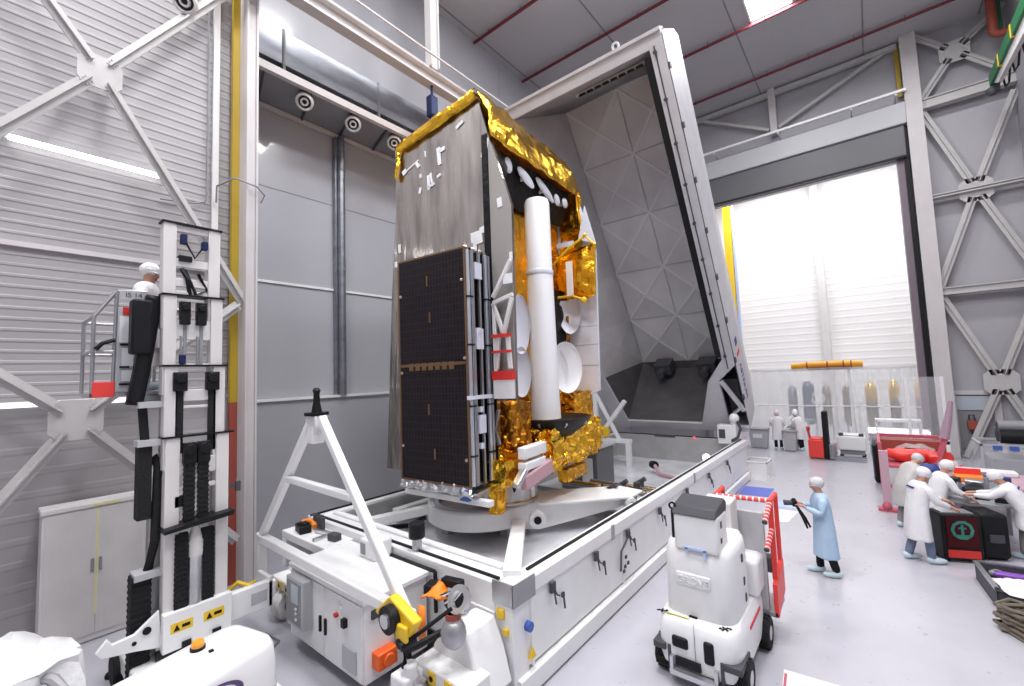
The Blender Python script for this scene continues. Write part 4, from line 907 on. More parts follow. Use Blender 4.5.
mb.build('socket_box', 'orange_red', cc, bevel=0.015)
mb = MB(); mb.tube([(0.80, 0.48, 0.46), (0.88, 0.50, 0.32), (0.90, 0.54, 0.12)], [0.06, 0.05, 0.03], 10); mb.bx(0.76, 0.84, 0.44, 0.56, 0.38, 0.54); mb.build('power_plug', 'black', cc)
mb = MB(); mb.cyl((0.84, 0.46, 0.38), (0.88, 0.50, 0.31), 0.065, n=10); mb.build('plug_collar', 'red', cc)
mb = MB(); mb.bx(0.76, 0.84, 0.62, 0.74, 0.38, 0.56); mb.build('spare_socket', 'black', cc, bevel=0.01)
mb = MB(); mb.bx(0.755, 0.785, 0.10, 0.2, 0.74, 0.84); mb.build('black_cap', 'grey_dark', cc)
mb = MB(); mb.bar((-0.1, 0.99, 1.04), (0.9, 0.99, 1.04), 0.03, 0.04); mb.bar((0.9, 0.99, 1.04), (0.9, 0.99, 0.5), 0.03, 0.04); mb.build('door_gasket', 'black', cc)
for x in (-0.68, 0.68):
    mb = MB(); mb.bx(x-0.05, x+0.05, 0.5, 0.9, -0.20, 0.0); mb.build('foot', 'grey_dark', cc)
# towing frame: A shape standing upright on the front
af = thing('towing_frame', 'white upright A-shaped towing frame with a black knob on top', 'frame', (-5.98, 3.0, 0))
bar = lambda *a: MB().bar(*a)
bar((-1.78, 0, 1.46), (-0.10, 0.02, 3.42), 0.11, 0.11, (0, 1, 0)).build('leg', 'white', af, bevel=0.02)
bar((1.96, 0, 1.40), (0.10, 0.02, 3.42), 0.11, 0.11, (0, 1, 0)).build('leg', 'white', af, bevel=0.02)
bar((-0.88, 0, 2.48), (0.92, 0, 2.46), 0.10, 0.10, (0, 1, 0)).build('crossbar', 'white', af, bevel=0.02)
bar((-1.80, 0, 1.44), (2.05, 0, 1.38), 0.13, 0.13, (0, 1, 0)).build('crossbar', 'white', af, bevel=0.02)
bar((-1.80, 0, 1.52), (-1.80, 0, 0.66), 0.13, 0.13, (0, 1, 0)).build('post', 'white', af, bevel=0.02)
mb = MB(); mb.bx(-0.14, 0.14, -0.08, 0.10, 3.28, 3.44); mb.bx(-0.07, 0.07, -0.09, 0.09, 3.06, 3.3); mb.build('head_plate', 'white', af, bevel=0.015)
mb = MB(); mb.cyl((0, 0.01, 3.44), (0, 0.01, 3.48), 0.16, n=18); mb.lathe([(0.07, 3.48), (0.045, 3.62), (0.04, 3.74), (0.055, 3.78), (0.03, 3.82), (0.0, 3.82)], c=(0, 0.01, 0), n=16); mb.build('coupling_knob', 'black', af)
mb = MB(); mb.prism([(1.56, 1.36), (1.84, 1.60), (2.26, 1.44), (2.10, 1.20)], -0.14, -0.02, 'xz'); mb.build('winch_plate', 'yellow', af, bevel=0.02)
mb = MB(); mb.cyl((1.90, -0.14, 1.40), (1.90, -0.22, 1.40), 0.14, n=20); mb.cyl((2.08, -0.14, 1.22), (2.08, -0.2, 1.22), 0.05, n=12); mb.build('winch_drum', 'black', af)
mb = MB(); mb.cyl((1.90, -0.22, 1.40), (1.90, -0.25, 1.40), 0.07, n=16); mb.build('drum_hub', 'alu', af)
mb = MB(); mb.bx(2.0, 2.18, -0.19, -0.14, 1.24, 1.40); mb.build('winch_cover', 'yellow', af, bevel=0.02)
mb = MB(); mb.bar((2.12, -0.1, 1.22), (2.34, 0.30, 1.44), 0.03, 0.03); mb.cyl((2.1, -0.2, 1.2), (2.14, -0.04, 1.24), 0.05, n=10); mb.build('crank', 'black', af)
# front castor bogie with yellow labels
def bogie(x, y, label, full=True):
    b = thing('castor_bogie', label, 'wheel unit', (x, y, 0), 0, 'white castor bogies of the container')
    s = 1
    mb = MB(); mb.prism([(-0.38, 0.32), (0.42, 0.32), (0.30, 0.72), (0.16, 1.0), (-0.16, 1.0), (-0.38, 0.72)], -0.1, 0.42, 'xz'); mb.build('housing', 'white', b, bevel=0.03)
    for sx in (-0.30, 0.30):
        mb = MB(); mb.bx(sx-0.05, sx+0.05, -0.40, -0.08, 0.10, 0.62); mb.build('fork', 'white', b, bevel=0.02)
    mb = MB(); mb.bx(-0.42, 0.46, -0.36, 0.0, 0.50, 0.66); mb.build('fork_head', 'white', b, bevel=0.02)
    mb = MB(); mb.lathe([(0.10, -0.12), (0.21, -0.12), (0.245, -0.08), (0.245, 0.08), (0.21, 0.12), (0.10, 0.12)], m=Matrix.Translation((-0.12, -0.22, 0.245)) @ Matrix.Rotation(rad(90), 4, 'Y'), n=28); w = mb.build('wheel', 'offwhite', b)
    mb = MB(); mb.cyl((-0.25, -0.22, 0.245), (0.02, -0.22, 0.245), 0.11, n=18); mb.build('hub', 'alu_dull', w)
    for k, sx in enumerate((-0.1, 0.17)):
        mb = MB(); mb.bx(sx-0.06, sx+0.06, -0.375, -0.36, 0.50, 0.64); mb.build('yellow_label', 'yellow', b, bevel=0.004)
        mb = MB(); mb.cyl((sx, -0.375, 0.57), (sx, -0.38, 0.57), 0.03, n=12); mb.build('label_sign', 'black', b)
    return b
b = bogie(-3.92, 3.68, 'white castor bogie with motor and yellow labels at the container corner beside the yellow winch')
mb = MB(); mb.sph((0.14, -0.24, 1.08), (0.15, 0.14, 0.17), 16); mb.cyl((0.14, -0.24, 1.2), (0.14, -0.24, 1.3), 0.08, n=14); m_ = mb.build('motor', 'alu_dull', b)
mb = MB(); mb.cyl((0.14, -0.24, 1.24), (0.14, -0.24, 1.30), 0.09, n=14); mb.build('red_collar', 'red_brown', m_)
mb = MB(); mb.lathe([(0.09, -0.03), (0.15, -0.03), (0.15, 0.03), (0.09, 0.03), (0.09, -0.03)], m=Matrix.Translation((0.18, -0.18, 1.42)) @ Matrix.Rotation(rad(60), 4, 'X'), n=16); mb.tube([(0.02, -0.16, 1.34), (0.12, -0.08, 1.48), (0.27, -0.11, 1.45), (0.30, -0.2, 1.32)], 0.03, 8); mb.build('handwheel', 'alu', b)
mb = MB(); mb.tube([(-0.20, -0.12, 0.92), (-0.28, -0.42, 0.88), (-0.36, -0.52, 0.84), (-0.36, -0.53, 0.68)], 0.04, 8); mb.build('hand_grip', 'black', b)
mb = MB(); mb.bx(-0.52, -0.26, -0.62, -0.40, 0.12, 0.60); mb.cyl((-0.33, -0.48, 0.3), (-0.33, -0.48, 0.72), 0.08, n=14); mb.build('jack', 'white', b, bevel=0.03)
mb = MB(); mb.bx(-0.50, -0.36, -0.64, -0.60, 0.18, 0.28); mb.bx(-0.50, -0.36, -0.64, -0.60, 0.34, 0.44); mb.cyl((-0.26, -0.56, 0.2), (-0.255, -0.56, 0.2), 0.03, n=8); mb.build('jack_slots', 'black', b)
mb = MB(); mb.cyl((-0.2, -0.45, 0.2), (-0.2, -0.45, 0.56), 0.07, n=14); mb.build('piston', 'alu', b)
bogie(-7.72, 3.66, 'white castor bogie beside the mast lift, below the A-frame post')
st = thing('lashing_strap', 'orange lashing strap with black ratchets piled beside the winch', 'strap', (-4.30, 3.72, 1.06))
mb = MB(); mb.sheet(crinkle(quad((-0.18, -0.16, 0.16), (0.16, -0.16, 0.20), (-0.16, 0.14, 0.20), (0.18, 0.16, 0.14)), 0.06, 3, 6), 10, 10); mb.bx(-0.06, 0.02, -0.30, -0.27, -0.22, 0.14); mb.build('webbing', 'orange', st, solid=0.02, ang=180)
mb = MB(); mb.box(-0.2, 0.08, 0.16, 0.24, 0.2, 0.14, 0.4); mb.box(0.16, 0.1, 0.12, 0.2, 0.26, 0.16, -0.4); mb.box(0.0, 0.2, 0.24, 0.3, 0.12, 0.1, 0.2); mb.build('ratchets', 'black', st, bevel=0.02)
mb = MB(); mb.bar((0.1, -0.1, 0.22), (0.28, 0.02, 0.30), 0.05, 0.02); mb.bar((0.24, -0.14, 0.2), (0.4, -0.1, 0.32), 0.05, 0.02); mb.build('clips', 'chrome', st)
tr = thing('tool_tray', 'black tool and orange strap on the platform above the wheel', 'tool', (-8.1, 3.8, 1.24))
mb = MB(); mb.box(0.05, 0, 0.07, 0.34, 0.20, 0.14, -0.2); mb.box(0.12, -0.04, 0.16, 0.2, 0.1, 0.06, 0.3); mb.build('black_case', 'black', tr, bevel=0.02)
mb = MB(); mb.tube([(-0.22, 0.0, 0.03), (-0.18, 0.15, 0.10), (0.0, 0.2, 0.12), (0.15, 0.16, 0.06)], 0.05, 8); mb.build('orange_strap', 'orange', tr)
pl = thing('equipment_platform', 'white equipment platform along the container front behind the A-frame', 'platform', (-6.8, 3.9, 0))
mb = MB(); mb.bx(-1.7, -0.17, -0.28, 0.24, 1.10, 1.24); mb.bx(-1.7, -1.55, -0.28, 0.24, 0.62, 1.1); mb.build('deck', 'white', pl, bevel=0.015)
mb = MB(); mb.bx(0.55, 0.95, -0.1, 0.22, 1.22, 1.50); mb.build('switch_box', 'white', pl, bevel=0.03)
mb = MB(); mb.bx(0.60, 0.72, -0.11, -0.09, 1.28, 1.44); mb.build('switch_window', 'grey', pl)
mb = MB(); mb.box(-0.75, 0.05, 1.28, 0.5, 0.06, 0.05, 0.2); mb.box(-0.6, -0.1, 1.27, 0.06, 0.3, 0.05, 0.1); mb.build('alu_rails', 'alu', pl)
mb = MB(); mb.box(-0.36, 0.0, 1.30, 0.2, 0.14, 0.12, 0.2); mb.build('black_block', 'grey_dark', pl, bevel=0.02)
mb = MB()
for x in (-1.25, -1.1, -0.98): mb.cyl((x, 0.12, 1.24), (x, 0.12, 1.48-0.05*(x+1.1)), 0.04, n=10)
mb.build('pins', 'grey_dark', pl)
ps = thing('corner_stanchion', 'short grey post with a black cap on the container rim', 'post', (-5.42, 4.25, RIM-0.03))
mb = MB(); mb.bx(-0.05, 0.05, -0.05, 0.05, 0.03, 0.22); mb.build('post', 'alu_dull', ps)
mb = MB(); mb.cyl((0, 0, 0.22), (0, 0, 0.44), 0.12, n=14); mb.build('cap', 'black', ps, bevel=0.01)
cbl = thing('floor_cable', 'thin grey cable looping over the floor beside the control cabinet', 'cable', (-6.6, 2.7, 0.0))
mb = MB(); mb.tube([(-1.0, 0.3, 0.02), (-0.62, 0.34, 0.02), (-0.38, 0.05, 0.02), (-0.25, -0.3, 0.02), (0.1, -0.3, 0.02), (0.6, -0.12, 0.02), (1.2, 0.1, 0.02), (1.4, 0.4, 0.02)], 0.014, 6); mb.build('cable', 'grey', cbl)
# ================================================================== MAST LIFT beside the ribbed wall
ml = thing('mast_lift', 'tall white telescopic mast lift with black chains by the ribbed wall', 'lift', (-7.3, 1.95, 0))
def sect(x, y0, y1, z0, z1, name, w=0.15):
    mb = MB(); c = 0
    for a in (y0, y1-w): mb.bx(x-0.17, x, a-1.95, a+w-1.95, z0, z1)
    return mb
def crossbars(mb, x, y0, y1, zs):
    for z0, z1 in zs: mb.bx(x-0.08, x-0.02, y0-1.95, y1-1.95, z0, z1)
mb = sect(-0.06, 1.57, 2.25, 4.7, 6.18, 'm'); crossbars(mb, -0.06, 1.6, 2.2, ((6.08, 6.18), (5.58, 5.70), (5.30, 5.42), (5.16, 5.24))); mb.build('mast_section', 'offwhite', ml, bevel=0.01)
mb = sect(-0.03, 1.58, 2.28, 3.8, 5.16, 'm'); crossbars(mb, -0.03, 1.6, 2.2, ((4.55, 4.83), (4.18, 4.22))); mb.build('mast_section', 'offwhite', ml, bevel=0.01)
mb = sect(0.0, 1.60, 2.31, 2.8, 4.18, 'm'); crossbars(mb, 0, 1.62, 2.28, ((3.70, 3.86), (3.60, 3.64))); mb.build('mast_section', 'offwhite', ml, bevel=0.01)
mb = sect(0.03, 1.62, 2.36, 0.55, 3.22, 'm', 0.16); crossbars(mb, 0.03, 1.7, 2.3, ((2.70, 2.92), (2.50, 2.56))); mb.build('mast_section', 'offwhite', ml, bevel=0.01)
mb = MB()
for x, y0, y1, z in ((-0.06, 1.55, 2.27, 6.19), (-0.03, 1.56, 2.30, 5.17), (0, 1.58, 2.34, 4.19), (0.03, 1.58, 2.42, 3.23)): mb.bx(x-0.19, x+0.02, y0-1.95, y1-1.95, z-0.012, z+0.012)
mb.build('section_caps', 'black', ml)
mb = MB()
for y in (-0.34, 0.26): mb.bx(-0.30, -0.24, y, y+0.06, 0.5, 6.1)
mb.build('inner_rails', 'alu_dull', ml)
for y in (-0.13, 0.06):
    mb = MB(); mb.bx(-0.08, 0.02, y-0.06, y+0.06, 4.76, 5.08); mb.cyl((0.02, y, 5.0), (0.05, y, 5.0), 0.05, n=12); pu = mb.build('pulley_block', 'black', ml, bevel=0.01)
    mb = MB(); mb.bx(-0.06, -0.04, y-0.012, y+0.03, 4.2, 4.8); mb.cyl((-0.03, y-0.04, 4.2), (-0.03, y-0.04, 4.6), 0.015, n=6); mb.build('lift_rod', 'grey', pu)
for y in (-0.18, 0.20):
    mb = MB(); mb.bx(-0.05, 0.05, y-0.08, y+0.08, 3.84, 4.10); mb.cyl((0.05, y, 4.02), (0.08, y, 4.02), 0.07, n=12); pu = mb.build('pulley_block', 'black', ml, bevel=0.01)
    mb = MB(); mb.bx(-0.03, 0.0, y-0.045, y+0.045, 3.0, 3.86); mb.build('lift_chain', 'rubber', pu)
for y in (-0.07, 0.09):
    mb = MB(); mb.bx(0.0, 0.1, y-0.075, y+0.075, 2.86, 3.14); mb.cyl((0.1, y, 3.05), (0.13, y, 3.05), 0.07, n=12); pu = mb.build('pulley_block', 'black', ml, bevel=0.01)
    mb = MB(); mb.bx(0.03, 0.07, y-0.06, y+0.06, 2.1, 2.9)
    for k in range(12): mb.bx(0.025, 0.078, y-0.065, y+0.065, 2.12+0.065*k, 2.15+0.065*k)
    mb.build('lift_chain', 'rubber', pu)
for y in (-0.14, 0.16):
    mb = MB(); mb.bx(-0.02, 0.06, y-0.07, y+0.07, 0.6, 1.95)
    for k in range(20): mb.bx(-0.03, 0.067, y-0.075, y+0.075, 0.65+0.065*k, 0.68+0.065*k)
    mb.build('lift_chain', 'rubber', ml)
mb = MB(); mb.cyl((0.02, 0.02, 0.7), (0.02, 0.02, 1.62), 0.085, n=16); mb.build('cylinder', 'alu', ml)
mb = MB(); mb.lathe([(0.09, 1.62), (0.09, 1.8), (0.04, 2.02), (0.0, 2.02)], c=(0.02, 0.02, 0), n=16); mb.build('cylinder_head', 'offwhite', ml)
mb = MB(); mb.prism([(-0.36, 2.02), (0.42, 2.08), (0.44, 2.14), (0.1, 2.12), (-0.36, 2.06)], -0.1, 0.20, 'yz'); mb.build('curved_shelf', 'black', ml)
mb = MB(); mb.bx(-0.1, 0.0, -0.19, -0.12, 5.90, 6.04); mb.bx(-0.1, 0.0, 0.06, 0.13, 5.86, 5.98); mb.bx(-0.05, 0.02, -0.19, -0.12, 4.22, 4.34); mb.build('blue_knobs', 'navy', ml, bevel=0.01)
mb = MB(); mb.tube([(-0.05, -0.14, 5.95), (-0.04, -0.02, 5.72), (-0.05, 0.09, 5.92)], 0.015, 6); mb.tube([(-0.1, -0.12, 5.55), (-0.05, 0.0, 5.2), (-0.1, 0.15, 5.28), (-0.05, 0.02, 5.5)], 0.022, 6); mb.tube([(-0.1, -0.16, 5.56), (-0.05, -0.1, 5.4), (-0.1, -0.06, 5.2)], 0.03, 6); mb.bx(-0.15, -0.05, -0.2, -0.05, 5.66, 5.74); mb.build('black_hoses', 'black', ml)
mb = MB(); mb.bx(-0.04, 0.03, -0.22, -0.12, 2.30, 2.44); mb.build('sensor', 'black', ml)
mb = MB(); mb.bx(0.0, 0.02, 0.30, 0.5, 2.42, 2.47); mb.bx(0.0, 0.05, 0.5, 0.56, 2.36, 2.5); mb.build('side_bracket', 'grey_dark', ml)
# base of the lift
mb = MB(); mb.bx(0.0, 0.12, -0.34, 0.44, 0.52, 1.0); bp = mb.build('base_plate', 'white', ml, bevel=0.012)
for y in (-0.14, 0.22):
    mb = MB(); mb.bx(0.12, 0.124, y-0.12, y+0.12, 0.74, 0.86); lb_ = mb.build('yellow_label', 'yellow', bp)
    mb = MB(); mb.prism([(y-0.09, 0.76), (y-0.02, 0.76), (y-0.055, 0.84)], 0.124, 0.127, 'yz'); mb.bx(0.124, 0.127, y+0.0, y+0.09, 0.78, 0.82); mb.build('label_sign', 'black', lb_)
mb = MB(); mb.bx(-0.05, 0.10, -0.38, 0.44, 0.10, 0.53); mb.bx(0.1, 0.15, -0.14, -0.04, 0.52, 0.6); mb.bx(0.1, 0.15, 0.20, 0.30, 0.52, 0.6); mb.build('black_skirt', 'black', ml)
mb = MB(); mb.prism([(-0.95, 0.80), (-0.85, 0.92), (-0.80, 0.84), (-0.60, 0.86), (-0.36, 1.05), (-0.32, 0.58), (-0.6, 0.66), (-0.9, 0.72)], -0.04, 0.02, 'yz'); mb.build('hook_arm', 'white', ml, bevel=0.008)
mb = MB(); mb.cyl((0.02, -0.48, 0.86), (0.04, -0.48, 0.86), 0.045, n=12); mb.cyl((0.02, -0.6, 0.76), (0.03, -0.6, 0.76), 0.025, n=10); mb.build('arm_holes', 'black', ml)
mb = MB(); mb.bx(-0.1, 0.02, 0.46, 1.02, 0.55, 0.92); mb.bx(-0.35, -0.1, 0.46, 1.02, 0.55, 0.6); mb.bx(-0.4, 0.02, 0.96, 1.02, 0.55, 0.98); mb.build('side_arm', 'white', ml, bevel=0.01)
mb = MB(); mb.bx(0.02, 0.025, 0.72, 0.94, 0.66, 0.82); mb.build('side_plate_label', 'grey_light', ml)
mb = MB(); mb.tube([(-0.2, 0.5, 0.9), (-0.15, 0.6, 1.0), (-0.1, 0.72, 0.92), (-0.2, 0.85, 0.9)], 0.03, 6); mb.build('yellow_cable', 'yellow', ml)
mb = MB(); mb.bx(-1.0, 1.9, -0.62, 0.42, 0.18, 0.42); mb.build('chassis', 'white', ml, bevel=0.03)
for x, y in ((-0.75, -0.62), (-0.75, 0.42), (1.3, -0.62), (1.3, 0.42)):
    mb = MB(); mb.cyl((x, y-0.07, 0.19), (x, y+0.07, 0.19), 0.19, n=22); mb.build('wheel', 'rubber', ml, bevel=0.02)
hd = Matrix.Translation((1.82, -0.73, 0)) @ Matrix.Rotation(rad(14), 4, 'Z')
mb = MB()
rings = []
for z, k in ((0.14, 1.0), (0.30, 1.02), (0.62, 1.02), (0.86, 1.0), (1.02, 0.96), (1.09, 0.89), (1.115, 0.78), (1.12, 0.4)):
    ring_ = []
    for i in range(48):
        a = 2*math.pi*i/48; ca, sa = math.cos(a), math.sin(a); e = 0.28
        ring_.append(hd @ Vector((0.43*k*math.copysign(abs(ca)**e, ca), (0.98-(1-k)*0.43)*math.copysign(abs(sa)**e, sa), z)))
    rings.append(ring_)
mb.loft(rings); hood = mb.build('hood', 'white_gloss', ml, ang=60)
mb = MB(); p = hd @ Vector((-0.16, 0.42, 1.12)); mb.cyl(p, p+Vector((0, 0, 0.03)), 0.07, n=18); mb.build('beacon_base', 'black', hood)
mb = MB(); mb.lathe([(0.06, 0.02), (0.06, 0.07), (0.045, 0.09), (0, 0.092)], c=p, n=18); mb.build('beacon', 'orange_glow', hood)
mb = MB(); p2 = hd @ Vector((0.02, 0.45, 1.115)); mb.bx(p2.x-0.02, p2.x+0.02, p2.y-0.02, p2.y+0.02, p2.z, p2.z+0.02); mb.build('key_hole', 'black', hood)
mb = MB(); lm = hd @ Matrix.Translation((0.442, 0.10, 0.85)) @ Matrix.Rotation(rad(90), 4, 'Y')
mb.lathe([(0.86, 0), (1.0, 0.0), (1.0, 0.006), (0.86, 0.006), (0.86, 0)], m=lm @ Matrix.Diagonal((0.17, 0.42, 1, 1)), n=40); mb.build('logo_ring', 'ink_violet', hood)
text('logo_letters', 'JLG', 0.17, 'ink_violet', hood, hd @ basis((0, 1, 0), (0, 0, 1), (0.442, 0.08, 0.85)), 0.003)
mb = MB(); mb._faces([hd @ Vector((0.446, 0.32, 0.80)), hd @ Vector((0.446, 0.38, 0.80)), hd @ Vector((0.446, 0.35, 0.92))], [(0, 1, 2)]); mb.build('logo_mark', 'ink_red', hood, solid=0.003)
mb = MB()
rings = []
for z in (0.60, 0.612):
    rings.append([hd @ Vector((0.445*math.copysign(abs(math.cos(2*math.pi*i/48))**0.28, math.cos(2*math.pi*i/48)), 1.005*math.copysign(abs(math.sin(2*math.pi*i/48))**0.28, math.sin(2*math.pi*i/48)), z)) for i in range(48)])
mb.loft(rings); mb.build('hood_seam', 'grey_light', hood)
# energy chain at the side of the mast
mb = MB(); mb.sheet(lambda u, v: Vector((-0.30+0.16*v, -0.44-0.06*u*u-0.06*(1-u)*0 + 0.0, 5.15-1.47*u)) + Vector((0, -0.12*u, 0)), 24, 1); mb.build('energy_chain', 'black', ml, solid=0.16)
mb = MB(); mb.bx(-0.32, -0.1, -0.68, -0.46, 4.35, 5.08); mb.build('chain_guide', 'black', ml, bevel=0.03)
mb = MB(); mb.tube([(-0.2, -0.54, 3.7), (-0.2, -0.5, 3.2)], 0.05, 8); mb.bx(-0.3, -0.1, -0.58, -0.44, 2.20, 3.2); mb.tube([(-0.2, -0.44, 2.9), (-0.18, -0.40, 2.98), (-0.16, -0.36, 2.85), (-0.16, -0.38, 1.9), (-0.18, -0.45, 1.5)], 0.055, 8)
mb.bx(-0.3, -0.1, -0.62, -0.42, 0.1, 1.5)
for k in range(18): mb.bx(-0.31, -0.09, -0.625, -0.415, 0.15+0.075*k, 0.18+0.075*k)
mb.build('energy_chain', 'rubber', ml)
mb = MB()
for z in (3.68, 3.18, 1.5): mb.bx(-0.32, -0.05, -0.60, -0.30, z-0.04, z+0.04)
mb.bx(-0.3, -0.2, -0.42, -0.34, 0.2, 2.4); mb.build('chain_clamps', 'grey_light', ml)
# the basket high up
bk = MB(); bk.bx(-1.30, -0.45, -1.0, -0.20, 3.80, 3.86); bsk = bk.build('basket_floor', 'alu_dull', ml, bevel=0.01)
mb = MB(); mb.bx(-0.47, -0.44, -0.80, -0.42, 3.86, 5.0); mb.build('grey_panel', 'grey_light', bsk, bevel=0.01)
mb = MB()
for p, q in (((-0.45, -1.0, 3.86), (-0.45, -1.0, 4.85)), ((-0.45, -0.80, 3.86), (-0.45, -0.78, 5.24)), ((-1.28, -1.0, 3.86), (-1.28, -1.0, 4.85)), ((-1.28, -0.2, 3.86), (-1.28, -0.2, 4.9)), ((-0.45, -1.0, 4.85), (-0.45, -0.78, 5.22)), ((-0.45, -0.78, 5.22), (-0.45, -0.46, 5.24)), ((-0.45, -1.0, 4.40), (-0.45, -0.8, 4.40)), ((-1.28, -1.0, 4.85), (-0.45, -1.0, 4.85)), ((-1.28, -1.0, 4.4), (-0.45, -1.0, 4.4)), ((-1.28, -1.0, 4.85), (-1.28, -0.2, 4.85)), ((-1.28, -1.0, 4.4), (-1.28, -0.2, 4.4))):
    mb.cyl(p, q, 0.022, n=8)
mb.build('guard_rails', 'alu_dull', bsk)
mb = MB(); mb.bx(-0.47, -0.43, -0.76, -0.46, 5.10, 5.24); mb.build('name_plate', 'grey_light', bsk)
text('plate_letters', 'IS 14', 0.09, 'grey_dark', bsk, basis((0, 1, 0), (0, 0, 1), (-0.428, -0.61, 5.17)), 0.002)
mb = MB(); mb.bx(-0.435, -0.425, -0.72, -0.62, 4.90, 5.0); mb.build('red_label', 'red', bsk)
mb = MB(); mb.bx(-0.435, -0.428, -0.75, -0.62, 4.52, 4.88); mb.bx(-0.435, -0.428, -0.72, -0.60, 4.0, 4.15); mb.bx(-0.435, -0.428, -0.72, -0.60, 4.2, 4.45); mb.build('white_label', 'paper', bsk)
mb = MB()
for z in (4.48, 4.18, 3.95): mb.bx(-0.44, -0.42, -0.74, -0.64, z, z+0.025)
mb.tube([(-0.40, -0.80, 4.55), (-0.38, -0.92, 4.5), (-0.4, -0.98, 4.42)], 0.03, 6); mb.bx(-0.4, -0.38, -0.52, -0.46, 3.9, 4.3); mb.build('black_latches', 'black', bsk)
mb = MB(); mb.bx(-0.62, -0.42, -1.0, -0.78, 3.80, 4.0); mb.build('red_box', 'red_bright', bsk, bevel=0.01)
mb = MB(); mb.bx(-0.45, -0.30, -0.50, -0.30, 4.25, 4.45); mb.cyl((-0.35, -0.42, 4.30), (-0.25, -0.42, 4.30), 0.1, n=14); mb.build('drive_motor', 'offwhite', bsk)
mb = MB(); mb.bx(-0.60, -0.40, -0.5, -0.2, 3.7, 3.8); mb.build('carriage', 'alu_dull', ml)

# ================================================================== WHITE MAST BOOM LIFT on the hall floor
vl = thing('boom_lift', 'compact white boom lift with a rounded counterweight and a red basket gate', 'lift', (-1.90, 6.35, 0))
def rbox(cx, cy, hx, hy, zs, e=0.3, n=40, skew=0.0):
    out = []
    for z, k, dy in zs:
        out.append([Vector((cx+hx*k*math.copysign(abs(math.cos(2*math.pi*i/n))**e, math.cos(2*math.pi*i/n)), cy+dy+hy*k*math.copysign(abs(math.sin(2*math.pi*i/n))**e, math.sin(2*math.pi*i/n)), z)) for i in range(n)])
    return out
mb = MB(); mb.loft(rbox(0, 0.12, 0.50, 0.82, ((0.20, 0.97, 0), (0.30, 1.0, 0), (0.60, 1.0, 0), (0.72, 0.97, 0), (0.77, 0.9, 0), (0.78, 0.6, 0)))); ch = mb.build('chassis', 'white', vl, ang=50)
for x, y, nm in ((-0.40, -0.42, 'wheel'), (0.40, -0.42, 'wheel'), (-0.42, 0.74, 'wheel'), (0.42, 0.74, 'wheel')):
    s = 1 if x > 0 else -1
    mb = MB(); mb.lathe([(0.09, -0.09), (0.19, -0.09), (0.205, -0.06), (0.205, 0.06), (0.19, 0.09), (0.09, 0.09)], m=Matrix.Translation((x+s*0.06, y, 0.205)) @ Matrix.Rotation(rad(90), 4, 'Y'), n=26)
    for k in range(14):
        a = 2*math.pi*k/14; mb.box(0, 0, 0, 0.16, 0.03, 0.02, m=Matrix.Translation((x+s*0.06, y+0.205*math.cos(a), 0.205+0.205*math.sin(a))) @ Matrix.Rotation(a+rad(90)+rad(-90), 4, 'X') @ Matrix.Rotation(rad(90), 4, 'X'))
    w = mb.build(nm, 'rubber', vl)
    mb = MB(); mb.cyl((x, y, 0.205), (x+s*0.15, y, 0.205), 0.10, n=16); mb.build('hub', 'offwhite', w)
mb = MB(); mb.bx(-0.52, -0.36, -0.72, -0.30, 0.36, 0.44); mb.bx(0.32, 0.52, -0.72, -0.28, 0.36, 0.44); mb.bx(-0.34, -0.30, -0.71, -0.6, 0.1, 0.44); mb.bx(0.28, 0.32, -0.71, -0.6, 0.1, 0.44); mb.build('wheel_arch', 'grey_dark', ch, bevel=0.01)
mb = MB(); mb.bx(-0.28, -0.08, -0.73, -0.66, 0.44, 0.58); mb.build('lamp_recess', 'black', ch, bevel=0.04, seg=4)
mb = MB(); mb.bx(0.10, 0.22, -0.73, -0.66, 0.36, 0.62); mb.build('lamp_recess', 'black', ch, bevel=0.05, seg=4)
mb = MB(); mb.bx(-0.24, 0.06, -0.73, -0.6, 0.24, 0.34); mb.build('tow_recess', 'black', ch)
mb = MB(); mb.bx(-0.30, 0.26, -0.78, -0.70, 0.14, 0.20); mb.bx(-0.30, -0.26, -0.76, -0.6, 0.14, 0.34); mb.bx(0.22, 0.26, -0.76, -0.6, 0.14, 0.34); mb.build('bumper', 'alu', ch)
mb = MB(); mb.bx(-0.002, 0.002, -0.712, -0.70, 0.35, 0.78); mb.build('panel_seam', 'grey', ch)
mb = MB(); mb.bx(-0.36, -0.08, -0.62, -0.60, 0.776, 0.786); mb.build('yellow_stripe', 'yellow_pale', ch)
mb = MB(); mb.bx(-0.1, 0.0, -0.56, -0.53, 0.778, 0.79); mb.build('slot', 'black', ch)
mb = MB()
for (x, y, a) in ((-0.42, -0.60, 0.2), (0.33, -0.58, 1.0)):
    mb.box(x, y, 0.778, 0.10, 0.02, 0.008, a); mb.box(x, y, 0.778, 0.02, 0.09, 0.008, a); mb.box(x+0.05, y+0.03, 0.778, 0.03, 0.03, 0.008, a); mb.box(x-0.05, y-0.02, 0.778, 0.03, 0.02, 0.008, a)
mb.build('wheel_icons', 'black', ch)
mb = MB(); mb.bx(0.495, 0.505, -0.1, 0.5, 0.60, 0.64); mb.build('red_stripe', 'ink_red', ch)
mb = MB(); mb.loft(rbox(0, -0.02, 0.43, 0.50, ((0.76, 0.97, -0.02), (0.80, 1.0, -0.02), (1.30, 1.0, 0), (1.52, 0.98, 0.0), (1.60, 0.93, 0.02), (1.63, 0.80, 0.03), (1.63, 0.4, 0.03)), 0.42)); cw = mb.build('counterweight', 'white', vl, ang=50)
mb = MB(); mb.bx(-0.24, 0.18, -0.545, -0.50, 1.14, 1.30); mb.build('emblem_plate', 'white', cw, bevel=0.015)
